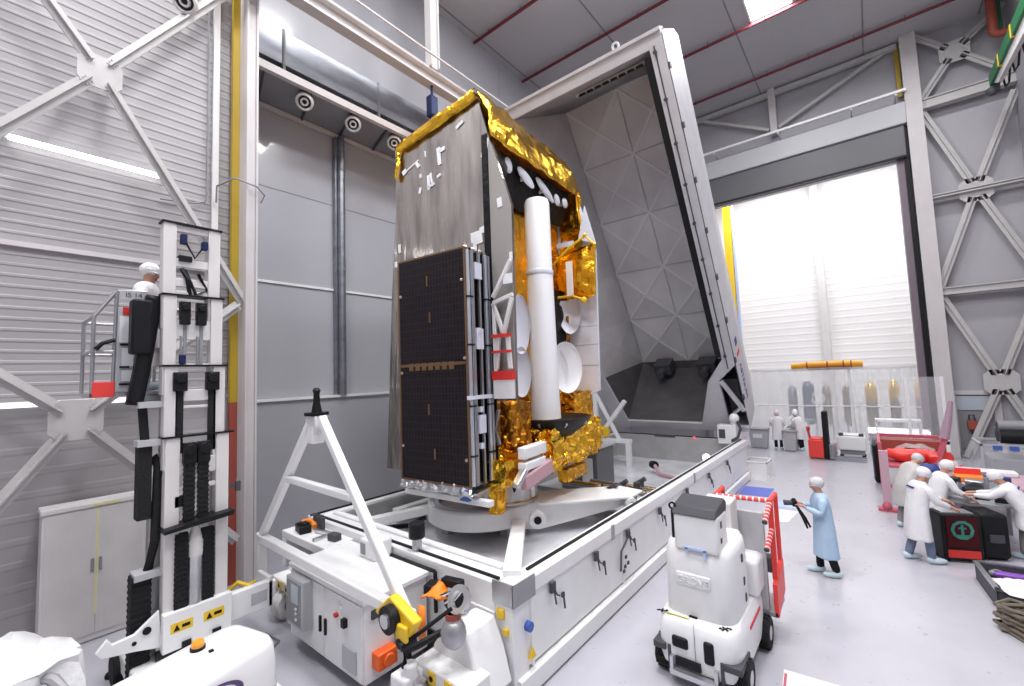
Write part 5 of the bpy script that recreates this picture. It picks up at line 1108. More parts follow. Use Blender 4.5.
text('embossed_letters', 'GROVE', 0.12, 'white', cw, basis((1, 0, 0), (0, 0, 1), (-0.03, -0.546, 1.22)), 0.012)
mb = MB()
for y, z in ((0.02, 1.42), (0.06, 1.12), (0.1, 0.9)): mb.bx(0.415, 0.44, y-0.03, y+0.03, z-0.05, z+0.05)
mb.build('side_catches', 'grey_dark', cw, bevel=0.008)
mb = MB(); mb.bx(-0.24, 0.30, -0.52, -0.06, 1.58, 2.04); ub = mb.build('control_housing', 'white', vl, bevel=0.04, seg=3)
mb = MB(); mb.prism([(-0.54, 2.02), (-0.46, 2.12), (-0.08, 2.18), (0.02, 2.12), (-0.02, 2.0)], -0.25, 0.29, 'yz'); mb.build('bellows_cover', 'grey_dark', ub, bevel=0.015)
mb = MB(); mb.bx(-0.27, -0.24, -0.50, -0.45, 1.70, 2.05); mb.lathe([(0.03, -0.012), (0.05, -0.012), (0.05, 0.012), (0.03, 0.012), (0.03, -0.012)], m=Matrix.Translation((-0.255, -0.47, 2.10)) @ Matrix.Rotation(rad(90), 4, 'X'), n=12); mb.build('side_strap', 'black', ub)
mb = MB(); mb.bx(-0.12, 0.16, -0.535, -0.515, 1.60, 1.63); mb.bx(-0.10, -0.07, -0.535, -0.515, 1.56, 1.62); mb.bx(0.12, 0.15, -0.535, -0.515, 1.52, 1.62); mb.build('blue_clip', 'pale_blue', ub)
mb = MB(); mb.bx(0.30, 0.305, -0.4, -0.34, 1.7, 1.76); mb.bx(0.30, 0.305, -0.38, -0.32, 1.88, 1.96); mb.build('catches', 'grey_dark', ub)
mb = MB(); mb.bx(-0.15, 0.25, 0.35, 0.75, 0.78, 2.0); mb.build('mast', 'offwhite', vl, bevel=0.02)
mb = MB(); mb.bx(0.10, 0.52, 0.42, 0.90, 0.76, 1.25); mb.bx(0.0, 0.36, 0.2, 0.42, 0.78, 1.66); mb.build('mast_shroud', 'white', vl, bevel=0.06, seg=3)
# basket with the red gate
mb = MB(); mb.bx(-0.15, 0.66, 0.80, 1.40, 0.40, 0.46); bs = mb.build('basket_floor', 'alu_dull', vl)
mb = MB(); mb.bx(0.16, 0.56, 0.82, 0.90, 0.46, 1.80); mb.bx(-0.02, 0.16, 0.80, 0.94, 1.2, 1.75); mb.build('grey_panel', 'grey_light', bs, bevel=0.01)
mb = MB(); mb.bar((0.64, 0.95, 0.85), (0.64, 0.95, 1.98), 0.07, 0.06); mb.prism([(0.80, 0.40), (1.42, 0.55), (1.42, 1.0), (0.80, 0.85)], 0.62, 0.68, 'yz'); mb.build('red_gate', 'red_bright', bs, bevel=0.01)
mb = MB()
for p, q in (((-0.1, 0.95, 1.93), (0.64, 0.95, 1.95)), ((0.62, 0.6, 1.75), (0.64, 0.95, 1.93)), ((0.62, 0.6, 1.38), (0.64, 0.95, 1.56)), ((0.64, 0.95, 1.95), (0.64, 1.4, 1.95)), ((-0.1, 1.4, 0.46), (-0.1, 1.4, 1.95)), ((0.64, 1.4, 0.5), (0.64, 1.4, 1.95)), ((-0.1, 0.95, 1.93), (-0.1, 1.4, 1.95))): mb.cyl(p, q, 0.032, n=10)
rl = mb.build('red_rail', 'red_bright', bs)
mb = MB()
for p, q, k in (((-0.1, 0.95, 1.93), (0.64, 0.95, 1.95), 9), ((0.62, 0.6, 1.75), (0.64, 0.95, 1.93), 6), ((0.62, 0.6, 1.38), (0.64, 0.95, 1.56), 6)):
    p = Vector(p); q = Vector(q)
    for i in range(k):
        a = p.lerp(q, (i+0.3)/k); c = p.lerp(q, (i+0.55)/k); mb.cyl(a, c, 0.034, n=10)
mb.build('white_bands', 'white', rl)
mb = MB(); mb.cyl((0.62, 0.585, 1.742), (0.62, 0.60, 1.75), 0.036, n=10); mb.cyl((0.62, 0.585, 1.372), (0.62, 0.60, 1.38), 0.036, n=10); mb.bx(0.35, 0.6, 0.92, 1.1, 0.95, 1.15); mb.bx(0.0, 0.2, 0.78, 0.8, 1.25, 1.6); mb.build('black_caps', 'grey_dark', bs)
mb = MB(); mb.bx(-0.05, 0.14, 0.72, 0.80, 1.45, 1.52); mb.bx(-0.05, 0.14, 0.72, 0.80, 1.30, 1.36); mb.build('control_panel', 'alu', bs)
# ================================================================== PEOPLE (local: facing +y, feet on z = 0)
def person(label, loc, rz, bend=0.0, lhand=(-0.22, 0.25, 1.0), rhand=(0.22, 0.25, 1.0), head=0.0, nod=0.0, coat='coat_white', hem=0.52, trouser='trouser_grey', cap='cap_white', stride=0.0, scale=1.0, shoes='shoe_cover', group=None, mark=False):
    root = thing('person', label, 'person', loc, rz, group); root.scale = (scale,)*3
    PV = Vector((0, 0, 0.95)); RB = Matrix.Rotation(rad(-bend), 3, 'X')
    def U(p):
        p = Vector(p); return PV + RB @ (p - PV) if p.z > 0.95 else p
    HM = Matrix.Rotation(rad(head), 3, 'Z') @ Matrix.Rotation(rad(-nod), 3, 'X')
    neck = U((0, 0.0, 1.49)); hb = RB @ Vector((0, 0.02, 0.0))
    def Hd(p): return neck + RB @ (HM @ Vector(p))
    bm = bmesh.new(); sk = bm.verts.layers.skin.verify()
    def V(p, r, par=None):
        v = bm.verts.new(Vector(p)); v[sk].radius = (r, r)
        if par is not None: bm.edges.new((par, v))
        return v
    pel = V(PV, 0.115); pel[sk].use_root = True
    sp = V(U((0, 0.0, 1.16)), 0.10, pel); chs = V(U((0, 0, 1.34)), 0.11, sp); nk = V(U((0, 0, 1.47)), 0.055, chs)
    h0 = V(Hd((0, 0.015, 0.08)), 0.072, nk); h1 = V(Hd((0, 0.02, 0.15)), 0.085, h0); V(Hd((0, 0.015, 0.215)), 0.06, h1)
    ns = V(Hd((0, 0.105, 0.125)), 0.016, h1); V(Hd((0, 0.122, 0.105)), 0.011, ns)
    for s in (-1, 1): V(Hd((s*0.09, 0.0, 0.13)), 0.018, h1)
    arms = {}
    for s, hand in ((-1, lhand), (1, rhand)):
        sh = U((s*0.175, 0.0, 1.41)); w = Vector(hand); d = w - sh
        if d.length > 0.53: w = sh + d.normalized()*0.53; d = w - sh
        h = math.sqrt(max(0.0004, 0.28**2 - (d.length/2)**2))
        pole = Vector((s*0.5, -0.35, -1.0)); pole -= d.normalized()*pole.dot(d.normalized())
        el = (sh+w)/2 + pole.normalized()*h
        vs = V(sh, 0.042, chs); ve = V(el, 0.043, vs); vw = V(w, 0.028, ve)
        fd = (w-el).normalized(); sd = Vector((0, 0, 1)).cross(fd)
        sd = sd.normalized() if sd.length > 0.05 else Vector((1, 0, 0))
        dn = fd.cross(sd); dn = -dn if dn.z > 0 else dn
        pm = V(w + fd*0.05, 0.034, vw)
        for k, (o_, l_) in enumerate(((-0.030, 0.062), (-0.010, 0.075), (0.011, 0.072), (0.031, 0.055))):
            a = V(w + fd*0.085 + sd*o_, 0.0095, pm); b = V(a.co + fd*l_*0.55 + dn*0.016, 0.0085, a); V(b.co + fd*l_*0.3 + dn*0.03, 0.0075, b)
        t = V(w + fd*0.045 - sd*0.048*s + dn*0.01, 0.011, pm); V(t.co + fd*0.04 + dn*0.012, 0.009, t)
        arms[s] = (sh, el, w, fd)
    legs = {}
    for s in (-1, 1):
        st_ = stride*s
        hp = Vector((s*0.09, 0, 0.90)); kn = Vector((s*0.10, 0.04+st_*0.4, 0.50)); an = Vector((s*0.105, st_-0.02, 0.09)); to = Vector((s*0.125, st_+0.15, 0.04))
        a = V(hp, 0.085, pel); b = V(kn, 0.055, a); c = V(an, 0.038, b); V(to, 0.032, c)
        legs[s] = (hp, kn, an, to)
    me = bpy.data.meshes.new('body'); bm.to_mesh(me); bm.free(); me.materials.append(M['skin'])
    body = bpy.data.objects.new('body', me); COL.objects.link(body); body.parent = root
    body.modifiers.new('skin', 'SKIN').use_smooth_shade = True
    sb = body.modifiers.new('soft', 'SUBSURF'); sb.levels = 1; sb.render_levels = 1
    # coat
    rings = []
    prof = [(1.50, 0.062, 0.065), (1.475, 0.125, 0.085), (1.43, 0.212, 0.112), (1.33, 0.215, 0.138), (1.20, 0.205, 0.142), (1.05, 0.205, 0.145), (0.95, 0.215, 0.152), (0.80, 0.225, 0.165), (hem+0.12, 0.24, 0.18), (hem, 0.25, 0.195)]
    NP = 28
    for z, rx, ry in prof:
        fold = 0.0 if z > 1.1 else 0.05*min(1, (1.1-z)/0.4)
        pts = []
        for i in range(NP):
            a = 2*math.pi*i/NP; k = 1 + fold*math.sin(5*a+1) + fold*0.5*math.sin(9*a+z*4)
            pts.append(U((rx*k*math.cos(a), ry*k*math.sin(a), z)) if z > 0.95 else Vector((rx*k*math.cos(a), ry*k*math.sin(a) - 0.10*math.sin(rad(bend))*(0.95-z), z)))
        rings.append(pts)
    mb = MB(); mb.loft(rings, cap=False); ct = mb.build('coat', coat, root, sub=1, solid=0.012, ang=180)
    for s in (-1, 1):
        sh, el, w, fd = arms[s]
        mb = MB(); mb.tube([sh + Vector((-s*0.03, 0, 0.0)), sh.lerp(el, 0.25), sh.lerp(el, 0.8), el, el.lerp(w, 0.3), w - fd*0.01], [0.075, 0.085, 0.070, 0.066, 0.062, 0.044], 12); mb.build('sleeve', coat, root, sub=1, ang=180)
        hp, kn, an, to = legs[s]
        mb = MB(); mb.tube([hp, hp.lerp(kn, 0.5), kn, kn.lerp(an, 0.6), an + Vector((0, 0, -0.03))], [0.10, 0.088, 0.078, 0.070, 0.074], 12); mb.build('trouser_leg', trouser, root, sub=1, ang=180)
        c = (an+to)/2; mb = MB(); mb.sph((c.x, c.y-0.005, 0.056), (0.062, 0.160, 0.056), 14); mb.sph((an.x, an.y-0.01, 0.07), (0.064, 0.075, 0.07), 12); mb.build('shoe', shoes, root)
    mb = MB(); m4 = (RB @ HM).to_4x4(); c = Hd((0, -0.014, 0.178))
    mb.sph(c, (0.108, 0.126, 0.112), 18, m4); mb.build('cap', cap, root)
    mb = MB(); mb.lathe([(0.094, -0.012), (0.102, 0.0), (0.098, 0.014)], m=Matrix.Translation(Hd((0, 0.005, 0.155))) @ m4 @ Matrix.Diagonal((1, 1.12, 1, 1)), n=20); mb.build('cap_band', cap, root)
    for s in (-1, 1): mb = MB(); mb.sph(Hd((s*0.034, 0.092, 0.135)), (0.013, 0.010, 0.008), 8, m4); mb.build('eye', 'black', root)
    mb = MB(); mb.sph(Hd((0, 0.088, 0.07)), (0.026, 0.012, 0.007), 8, m4); mb.build('mouth', 'red_brown', root)
    if mark:
        mb = MB(); p = U((0, -0.145, 1.36)); mb.box(0, 0, 0, 0.20, 0.01, 0.03, m=Matrix.Translation(p) @ RB.to_4x4()); mb.build('back_print', 'ink_blue', ct)
    return root
P = 'people in white clean room coats'
person('person in a pale blue gown and grey cap holding up a camera', (-0.88, 10.1, 0), rad(112), 4, (-0.10, 0.33, 1.24), (0.12, 0.33, 1.24), 0, 8, 'gown_blue', 0.34, 'trouser_black', 'cap_grey', 0.10, 1.0)
cm = thing('camera', 'black camera with dangling strap held by the person in blue', 'camera', (-0.88+0.095*math.sin(rad(112)), 10.1-0.095*math.cos(rad(112)), -0.02), rad(112))
mb = MB(); mb.box(0.02, 0.55, 1.29, 0.15, 0.08, 0.11); mb.box(0.02, 0.55, 1.36, 0.06, 0.06, 0.03); mb.build('body', 'black', cm, bevel=0.012)
mb = MB(); mb.cyl((0.02, 0.59, 1.29), (0.02, 0.72, 1.29), 0.045, 0.05, n=16); mb.build('lens', 'grey_dark', cm)
mb = MB(); mb.tube([(-0.06, 0.54, 1.27), (-0.07, 0.45, 1.05), (-0.04, 0.38, 0.86), (0.0, 0.40, 1.0), (0.02, 0.50, 1.2)], 0.02, 6); mb.tube([(0.1, 0.52, 1.27), (0.09, 0.36, 1.0), (0.06, 0.30, 0.84)], 0.02, 6); mb.build('strap', 'black', cm)
person('person in a white coat standing with back turned beside the red and black flight case', (0.50, 11.75, 0), rad(-62), 10, (-0.05, 0.50, 1.12), (0.20, 0.45, 1.05), 0, 22, 'coat_white', 0.42, 'trouser_blue', 'cap_white', 0.13, 1.03, mark=True)
person('person in a white coat working at the electronics table beside the flight case', (0.88, 13.0, 0), rad(-70), 16, (-0.1, 0.5, 1.0), (0.2, 0.5, 0.98), 0, 20, 'coat_white', 0.5, 'trouser_grey', 'cap_white', 0.05, 1.02)
person('person in a greyish coat and cap bent over in front of the red trolley', (0.42, 13.9, 0), rad(-40), 34, (-0.15, 0.62, 0.9), (0.2, 0.6, 0.9), 0, 24, 'film_cloth', 0.5, 'trouser_grey', 'cap_grey', 0.05, 1.04)
person('person in a white coat leaning over and reaching towards the bench from its far end', (2.12, 12.75, 0), rad(76), 30, (-0.12, 0.78, 1.12), (0.12, 0.80, 1.12), 0, 10, 'coat_white', 0.62, 'trouser_grey', 'cap_white', 0.12, 1.0, mark=True)
person('person in a long white coat seen from behind next to the grey bin', (-3.52, 23.6, 0), rad(8), 5, (-0.2, 0.22, 1.05), (0.2, 0.25, 1.05), 0, 14, 'coat_white', 0.45, 'trouser_black', 'cap_white', 0.04, 1.02)
person('person in a white coat with visible face looking down between two colleagues', (-2.95, 24.6, 0), rad(200), 12, (-0.15, 0.4, 1.0), (0.2, 0.4, 1.0), 0, 10, 'coat_white', 0.5, 'trouser_grey', 'cap_white', 0.03, 1.02)
person('person in a white coat with blue shoe covers leaning beside the red stacker', (-2.66, 23.9, 0), rad(55), 16, (-0.1, 0.52, 1.0), (0.2, 0.45, 1.0), 0, 14, 'coat_white', 0.5, 'trouser_black', 'cap_white', 0.06, 1.0)
person('person in white cap and coat standing up in the lift basket', (-8.10, 1.52, 3.865), rad(-38), 4, (-0.15, 0.40, 1.1), (0.2, 0.40, 1.1), 0, 8, 'coat_white', 0.5, 'trouser_grey', 'cap_white', 0.02, 1.05)
# ================================================================== LEFT: cupboard, wrapped bundle
cb = thing('storage_cabinet', 'tall pale grey tambour cupboard against the ribbed wall', 'cabinet', (-10.13, 1.30, 0))
mb = MB(); mb.bx(0, 0.42, -0.60, 0.62, 0.02, 2.05); mb.bx(0, 0.45, -0.62, 0.64, 2.05, 2.12); mb.build('carcass', 'offwhite', cb, bevel=0.01)
for y0, y1 in ((-0.56, 0.005), (0.015, 0.58)):
    mb = MB(); mb.bx(0.42, 0.43, y0, y1, 0.12, 2.03)
    n = 20
    for k in range(n): y = y0+(y1-y0)*(k+0.5)/n; mb.bx(0.43, 0.436, y-0.009, y+0.009, 0.12, 2.03)
    dd = mb.build('door', 'offwhite', cb)
    y = y1-0.04 if y0 < -0.1 else y0+0.04
    mb = MB(); mb.bx(0.43, 0.45, y-0.02, y+0.02, 1.06, 1.26); mb.build('handle', 'grey', dd, bevel=0.004)
mb = MB(); mb.bx(0.45, 0.453, -0.05, 0.28, 2.07, 2.10); mb.bx(0.43, 0.437, 0.0, 0.02, 0.4, 2.03); mb.build('yellow_tape', 'yellow_pale', cb)
mb = MB(); mb.bx(0.0, 0.40, -0.58, 0.60, 0, 0.10); mb.build('plinth', 'grey_light', cb)
wb = thing('wrapped_bundle', 'large object wrapped in crumpled white plastic on the floor beside the cupboard', 'bundle', (-7.6, 0.2, 0)); wb.scale = (1.12, 1.1, 1.06)
def wrap(u, v):
    a = 2*math.pi*u; zz = [(0.0, 1.0), (0.35, 1.06), (0.7, 0.98), (0.86, 0.86), (0.94, 0.5), (0.96, 0.02)]
    t = v*5; i = min(4, int(t)); f = t-i; z = zz[i][0]*(1-f)+zz[i+1][0]*f; r = zz[i][1]*(1-f)+zz[i+1][1]*f
    c, s_ = math.cos(a), math.sin(a)
    return Vector((0.78*r*math.copysign(abs(c)**0.6, c), 0.62*r*math.copysign(abs(s_)**0.6, s_), z + 0.12*r*math.sin(2*a+0.6)*(z > 0.5)))
mb = MB(); mb.sheet(crinkle(wrap, 0.17, 43, 2.3), 26, 12); bmesh.ops.remove_doubles(mb.bm, verts=mb.bm.verts[:], dist=0.0005); mb.build('plastic_sheet', 'bag_white', wb, ang=25)
mb = MB(); mb.tube([(0.55, 0.25, 0.90), (0.70, 0.38, 0.86), (0.82, 0.46, 0.72), (0.72, 0.54, 0.58)], 0.05, 8); mb.tube([(0.75, 0.3, 0.85), (0.85, 0.35, 0.8), (0.95, 0.38, 0.62)], 0.03, 8); mb.build('hoses', 'plastic_grey', wb)
cl = thing('hand_clamp', 'small black clamp lying on the floor in front of the cupboard', 'tool', (-8.2, 1.35, 0))
mb = MB(); mb.box(0, 0, 0.05, 0.16, 0.07, 0.10, 0.5); mb.cyl((-0.06, -0.04, 0.03), (-0.12, -0.08, 0.03), 0.05, n=12); mb.build('jaw', 'black', cl, bevel=0.01)
mb = MB(); mb.bar((0.05, 0.03, 0.06), (0.16, 0.08, 0.10), 0.03, 0.03); mb.build('lever', 'black', cl)

# ================================================================== FLOOR MATS AND SIGN
def flat(name, label, cat, pts, mats, extra=None):
    cx = sum(p[0] for p in pts)/len(pts); cy = sum(p[1] for p in pts)/len(pts)
    mb = MB(); mb.prism([(p[0]-cx, p[1]-cy) for p in pts], 0.001, 0.008); return tag(mb.build(name, mats, loc=(cx, cy, 0)), label, cat)
flat('floor_mat', 'blue floor mat beside the end of the container', 'mat', [(-3.42, 14.9), (-2.62, 15.0), (-2.62, 16.1), (-3.42, 16.0)], 'mat_blue')
flat('floor_sticker', 'pale blue square sheet on the floor behind the boom lift', 'mat', [(-2.42, 14.1), (-1.85, 14.15), (-1.86, 14.75), (-2.42, 14.7)], 'pale_blue')
flat('paper_sheet', 'white sheet lying on the floor next to the pale blue square', 'paper', [(-2.5, 12.7), (-1.85, 12.85), (-1.75, 13.9), (-2.45, 13.9)], 'paper')
fs = thing('floor_sign', 'white floor sheet with a red edge and dark dot near the boom lift', 'sign', (-0.72, 6.35, 0))
mb = MB(); mb.box(0, 0, 0.006, 0.78, 0.72, 0.012, 0.08); mb.build('sheet', 'paper', fs)
mb = MB(); mb.box(0.08, -0.06, 0.013, 0.50, 0.44, 0.004, 0.08); mb.build('grey_field', 'grey_light', fs)
mb = MB(); mb.box(-0.375, 0.10, 0.013, 0.03, 0.30, 0.004, 0.08); mb.build('red_edge', 'pink_red', fs)
mb = MB(); mb.cyl((0.02, 0.05, 0.014), (0.02, 0.05, 0.02), 0.035, n=14); mb.build('dot', 'ink_violet', fs)
pc = thing('clear_crate', 'clear plastic crate standing at the container end', 'crate', (-3.35, 17.4, 0)); pc.scale = (0.7, 0.9, 0.8)
mb = MB()
for (a0, a1, b0, b1) in ((-0.4, 0.6, -0.5, -0.48), (-0.4, 0.6, 0.48, 0.5), (-0.4, -0.38, -0.5, 0.5), (0.58, 0.6, -0.5, 0.5)): mb.bx(a0, a1, b0, b1, 0.02, 0.78)
mb.build('walls', 'film_clear', pc)
mb = MB(); mb.bx(-0.42, 0.62, -0.52, 0.52, 0, 0.03)
for (a0, a1, b0, b1) in ((-0.42, 0.62, -0.52, -0.47), (-0.42, 0.62, 0.47, 0.52), (-0.42, -0.37, -0.52, 0.52), (0.57, 0.62, -0.52, 0.52)): mb.bx(a0, a1, b0, b1, 0.76, 0.80)
mb.build('rim', 'white', pc)

# ================================================================== THE FAR BAY
for lab, x, y, w in (('grey plastic bin with a pinkish white sticker at the far end', -4.35, 23.9, 0.78), ('small grey bin between the white coated people', -3.05, 23.6, 0.5)):
    b = thing('waste_bin', lab, 'bin', (x, y, 0))
    mb = MB(); mb.loft([[Vector((sx*w*k/2, sy*0.3*k, z)) for sx, sy in ((-1, -1), (1, -1), (1, 1), (-1, 1))] for z, k in ((0.02, 0.88), (0.85, 1.0))]); mb.build('tub', 'grey_light', b, bevel=0.02)
    mb = MB(); mb.bx(-w/2-0.03, w/2+0.03, -0.33, 0.33, 0.85, 0.91); mb.build('lid', 'grey', b, bevel=0.01)
    if w > 0.6: mb = MB(); mb.bx(-0.22, 0.18, -0.31, -0.30, 0.48, 0.68); mb.build('sticker', 'coat_white', b)
stk = thing('pallet_stacker', 'red pallet stacker with a tall black mast in the far bay', 'stacker', (-1.85, 22.2, 0))
mb = MB(); mb.bx(-0.36, 0.16, -0.35, 0.35, 0.06, 0.78); mb.bx(-0.30, 0.12, -0.3, 0.3, 0.78, 0.84); mb.build('power_unit', 'red_bright', stk, bevel=0.05)
mb = MB(); mb.tube([(-0.30, -0.1, 0.8), (-0.34, -0.12, 1.05), (-0.36, -0.14, 1.18)], 0.04, 8); mb.sph((-0.34, -0.14, 1.22), (0.08, 0.1, 0.09), 10); mb.build('tiller', 'red', stk)
for y in (-0.3, 0.22):
    mb = MB(); mb.bx(0.16, 0.34, y-0.05, y+0.06, 0.05, 1.92); mb.build('mast_rail', 'black', stk)
mb = MB(); mb.bx(0.18, 0.30, -0.3, 0.28, 1.82, 1.94); mb.bx(0.2, 0.26, -0.3, 0.28, 1.1, 1.16); mb.bx(0.24, 0.27, -0.04, 0.02, 0.3, 1.85); mb.build('mast_crossbar', 'black', stk)
mb = MB(); mb.bx(0.34, 0.5, -0.28, 0.26, 0.08, 0.6); mb.build('fork_carriage', 'grey', stk)
for y in (-0.24, 0.2):
    mb = MB(); mb.bx(0.34, 1.5, y-0.07, y+0.07, 0.05, 0.11); mb.build('fork', 'grey', stk)
mc = thing('white_cart', 'white covered machine on castors next to the red stacker', 'machine', (-0.80, 23.0, 0))
mb = MB(); mb.bx(-0.48, 0.46, -0.35, 0.35, 0.32, 0.88); mb.bx(-0.3, 0.3, -0.28, 0.28, 0.88, 0.96); mb.build('body', 'white', mc, bevel=0.05)
mb = MB(); mb.bx(-0.42, -0.26, -0.3, -0.1, 0.90, 1.0); mb.bx(0.24, 0.4, -0.3, -0.1, 0.9, 0.99); mb.build('knobs', 'grey_dark', mc, bevel=0.01)
mb = MB(); mb.bx(-0.4, 0.4, -0.28, 0.28, 0.14, 0.32)
mb.build('chassis', 'grey', mc)
for x in (-0.36, 0.36):
    for y in (-0.24, 0.24): mb = MB(); mb.cyl((x, y-0.03, 0.07), (x, y+0.03, 0.07), 0.07, n=14); mb.build('wheel', 'rubber', mc)
mb = MB(); mb.bx(-0.62, -0.5, -0.4, -0.2, 0.1, 0.6); mb.build('pink_bag', 'pink_foam', mc, bevel=0.04)
rc = thing('roller_conveyor', 'low grey conveyor with a silver drum behind the white machine', 'conveyor', (0.65, 24.0, 0))
mb = MB(); mb.bx(-0.9, 1.0, -0.3, 0.3, 0.42, 0.5); mb.bx(-0.9, 1.0, -0.3, 0.3, 0.14, 0.2)
for x in (-0.85, 0.0, 0.9):
    for y in (-0.25, 0.25): mb.bx(x-0.03, x+0.03, y-0.03, y+0.03, 0, 1.0)
mb.build('frame', 'grey_light', rc)
mb = MB(); mb.cyl((-0.9, 0, 0.85), (1.0, 0, 0.85), 0.30, n=24); mb.build('drum', 'alu', rc)
mb = MB(); mb.bx(-0.3, 0.0, -0.35, -0.25, 0.22, 0.34); mb.build('motor', 'grey_dark', rc)
# curtain enclosure with the shiny tanks inside
tn = thing('clean_tent', 'clear plastic curtain tent with white rails in the far bay', 'tent', (-1.6, 27.2, 0))
mb = MB()
for x in (-3.8, 3.65): mb.bx(x-0.06, x+0.06, -0.06, 0.06, 0, 3.62)
mb.bx(-3.86, 3.71, -0.07, 0.07, 3.56, 3.66); mb.bx(-3.86, 3.71, -0.04, 0.04, 1.72, 1.78); mb.bx(0.72, 0.84, -0.06, 0.06, 0, 3.6); mb.bx(-3.86, 3.71, 3.9, 4.0, 3.56, 3.66)
mb.build('rail_frame', 'white', tn, bevel=0.006)
for x0, x1 in ((-3.74, 0.72), (0.84, 3.6)):
    mb = MB(); mb.sheet(lambda u, v: Vector((x0+(x1-x0)*u, 0.03*math.sin(u*40), 0.05+3.5*v)), 60, 1); mb.build('curtain', 'curtain_clear', tn)
for k, (x, z0, z1, r) in enumerate(((-2.55, 0.6, 2.75, 0.22), (-1.95, 0.6, 2.95, 0.28), (-1.30, 0.6, 2.75, 0.20), (-0.55, 0.6, 2.75, 0.22), (0.25, 0.6, 2.85, 0.24), (1.0, 0.6, 2.95, 0.20), (1.85, 0.5, 2.95, 0.26))):
    lab = ['slim blue-grey tank at the end of the tank row beside the white coated people', 'tall dark blue tank standing inside the clear tent', 'bronze tank between the dark blue one and the tent middle post', 'dull brown tank just past the tent middle post', 'bright golden tank behind the conveyor inside the tent', 'slim golden tank next to the white shelf inside the tent', 'tall golden tank at the tent end beside the door jamb'][k]
    t = thing('propellant_tank', lab, 'tank', (x-0.45+0.14*(k-3), 28.6, 0), 0, 'shiny tanks inside the clear tent')
    mm = ['galv', 'tank_blue', 'tank_bronze', 'tank_bronze', 'tank_bronze', 'tank_bronze', 'tank_bronze'][k]
    mb = MB(); mb.lathe([(0.0, z0), (r*0.6, z0+0.05), (r, z0+0.3), (r, z1-0.35), (r*0.8, z1-0.15), (r*0.35, z1), (0, z1+0.02)], n=20); mb.build('shell', mm, t)
    if k > 3: mb = MB(); mb.lathe([(r+0.006, z1-0.9), (r+0.006, z1-0.36), (r*0.8+0.006, z1-0.15), (r*0.35, z1+0.008)], n=20); mb.build('gold_dome', 'gold_dome', t)
    mb = MB()
    for a in range(3): mb.cyl((r*0.9*math.cos(a*2.1), r*0.9*math.sin(a*2.1), 0), (r*0.9*math.cos(a*2.1), r*0.9*math.sin(a*2.1), z0+0.3), 0.035, n=8)
    mb.lathe([(r+0.04, z0+0.28), (r+0.06, z0+0.34), (r, z0+0.36)], n=20); mb.build('stand', 'grey_light', t)
    if k in (1, 3, 5): mb = MB(); mb.lathe([(0.22, -0.02), (0.32, -0.02), (0.32, 0.03), (0.22, 0.03), (0.22, -0.02)], m=Matrix.Translation((0.42, -0.2, 2.05)) @ Matrix.Rotation(rad(80), 4, 'X'), n=22); mb.bar((0.42, -0.2, 1.75), (0.42, -0.2, 0.0), 0.05, 0.05); mb.build('ring_holder', 'white', t)
ro = thing('cover_roll', 'long orange cover rolled up on top of the clear tent', 'cover', (-1.75, 27.15, 3.66))
mb = MB(); mb.tube([(-1.45, 0, 0.13), (-0.9, 0, 0.17), (-0.2, 0.02, 0.18), (0.6, 0, 0.19), (1.1, 0, 0.18), (1.5, 0, 0.16)], [0.14, 0.16, 0.17, 0.16, 0.17, 0.15], 12); mb.build('roll', 'orange_cover', ro)
mb = MB()
for x in (-0.75, 0.1, 0.75, 1.05): mb.lathe([(0.175, -0.03), (0.185, 0), (0.175, 0.03)], m=Matrix.Translation((x, 0, 0.175)) @ Matrix.Rotation(rad(90), 4, 'Y'), n=14)
mb.bx(-0.7, 1.0, -0.19, -0.1, 0.01, 0.05); mb.build('straps', 'red_brown', ro)

# ================================================================== RIGHT: trolleys, bench, cases
rt = thing('red_trolley', 'red and pink steel trolley heaped with red wrapped parts', 'trolley', (1.0, 18.0, 0))
mb = MB()
for x, y in ((-0.95, -0.9), (0.7, -0.9), (-0.95, 1.2), (0.7, 1.2)): mb.bx(x-0.05, x+0.05, y-0.05, y+0.05, 0.12, 1.5 if x < 0 else 1.0)
mb.bx(-1.0, 0.75, -0.95, 1.25, 0.78, 0.86); mb.bx(-1.0, 0.75, -0.95, -0.87, 0.2, 0.28); mb.bx(-1.0, 0.75, 1.17, 1.25, 1.40, 1.5); mb.bx(-1.0, -0.92, -0.9, 1.2, 1.42, 1.5); mb.build('frame', 'pink_red', rt, bevel=0.008)
for x, y in ((-0.9, -0.85), (0.7, -0.85), (-0.9, 1.15), (0.7, 1.15)): mb = MB(); mb.cyl((x-0.03, y, 0.08), (x+0.03, y, 0.08), 0.08, n=14); mb.build('wheel', 'red', rt)
mb = MB(); mb.bx(-0.95, 0.6, 0.6, 1.15, 0.95, 1.38); mb.build('dark_red_panel', 'red_brown', rt)
def lump(name, label, loc, size, m_, seed, amp=0.08, cat='wrapped part', group=None):
    mb = MB()
    def f(u, v):
        a = 2*math.pi*u; b = math.pi*(v*0.94+0.03); s_ = math.sin(b)**0.7
        return Vector((size[0]*s_*math.cos(a), size[1]*s_*math.sin(a), size[2]*(1-math.cos(b))/2+0.004))
    from mathutils import noise
    def g(u, v):
        p = f(u, v); n = noise.noise_vector(p*5+Vector((seed*3.7, seed, 0))); q = p + n*amp; q.z = max(q.z, 0.004); return q
    mb.sheet(g, 20, 12); bmesh.ops.remove_doubles(mb.bm, verts=mb.bm.verts[:], dist=0.0005); return tag(mb.build(name, m_, ang=40, loc=loc), label, cat, group)
lump('wrapped_part', 'long red plastic wrapped part lying on the red trolley', (0.75, 17.75, 0.865), (0.65, 0.30, 0.40), 'red_bright', 1)
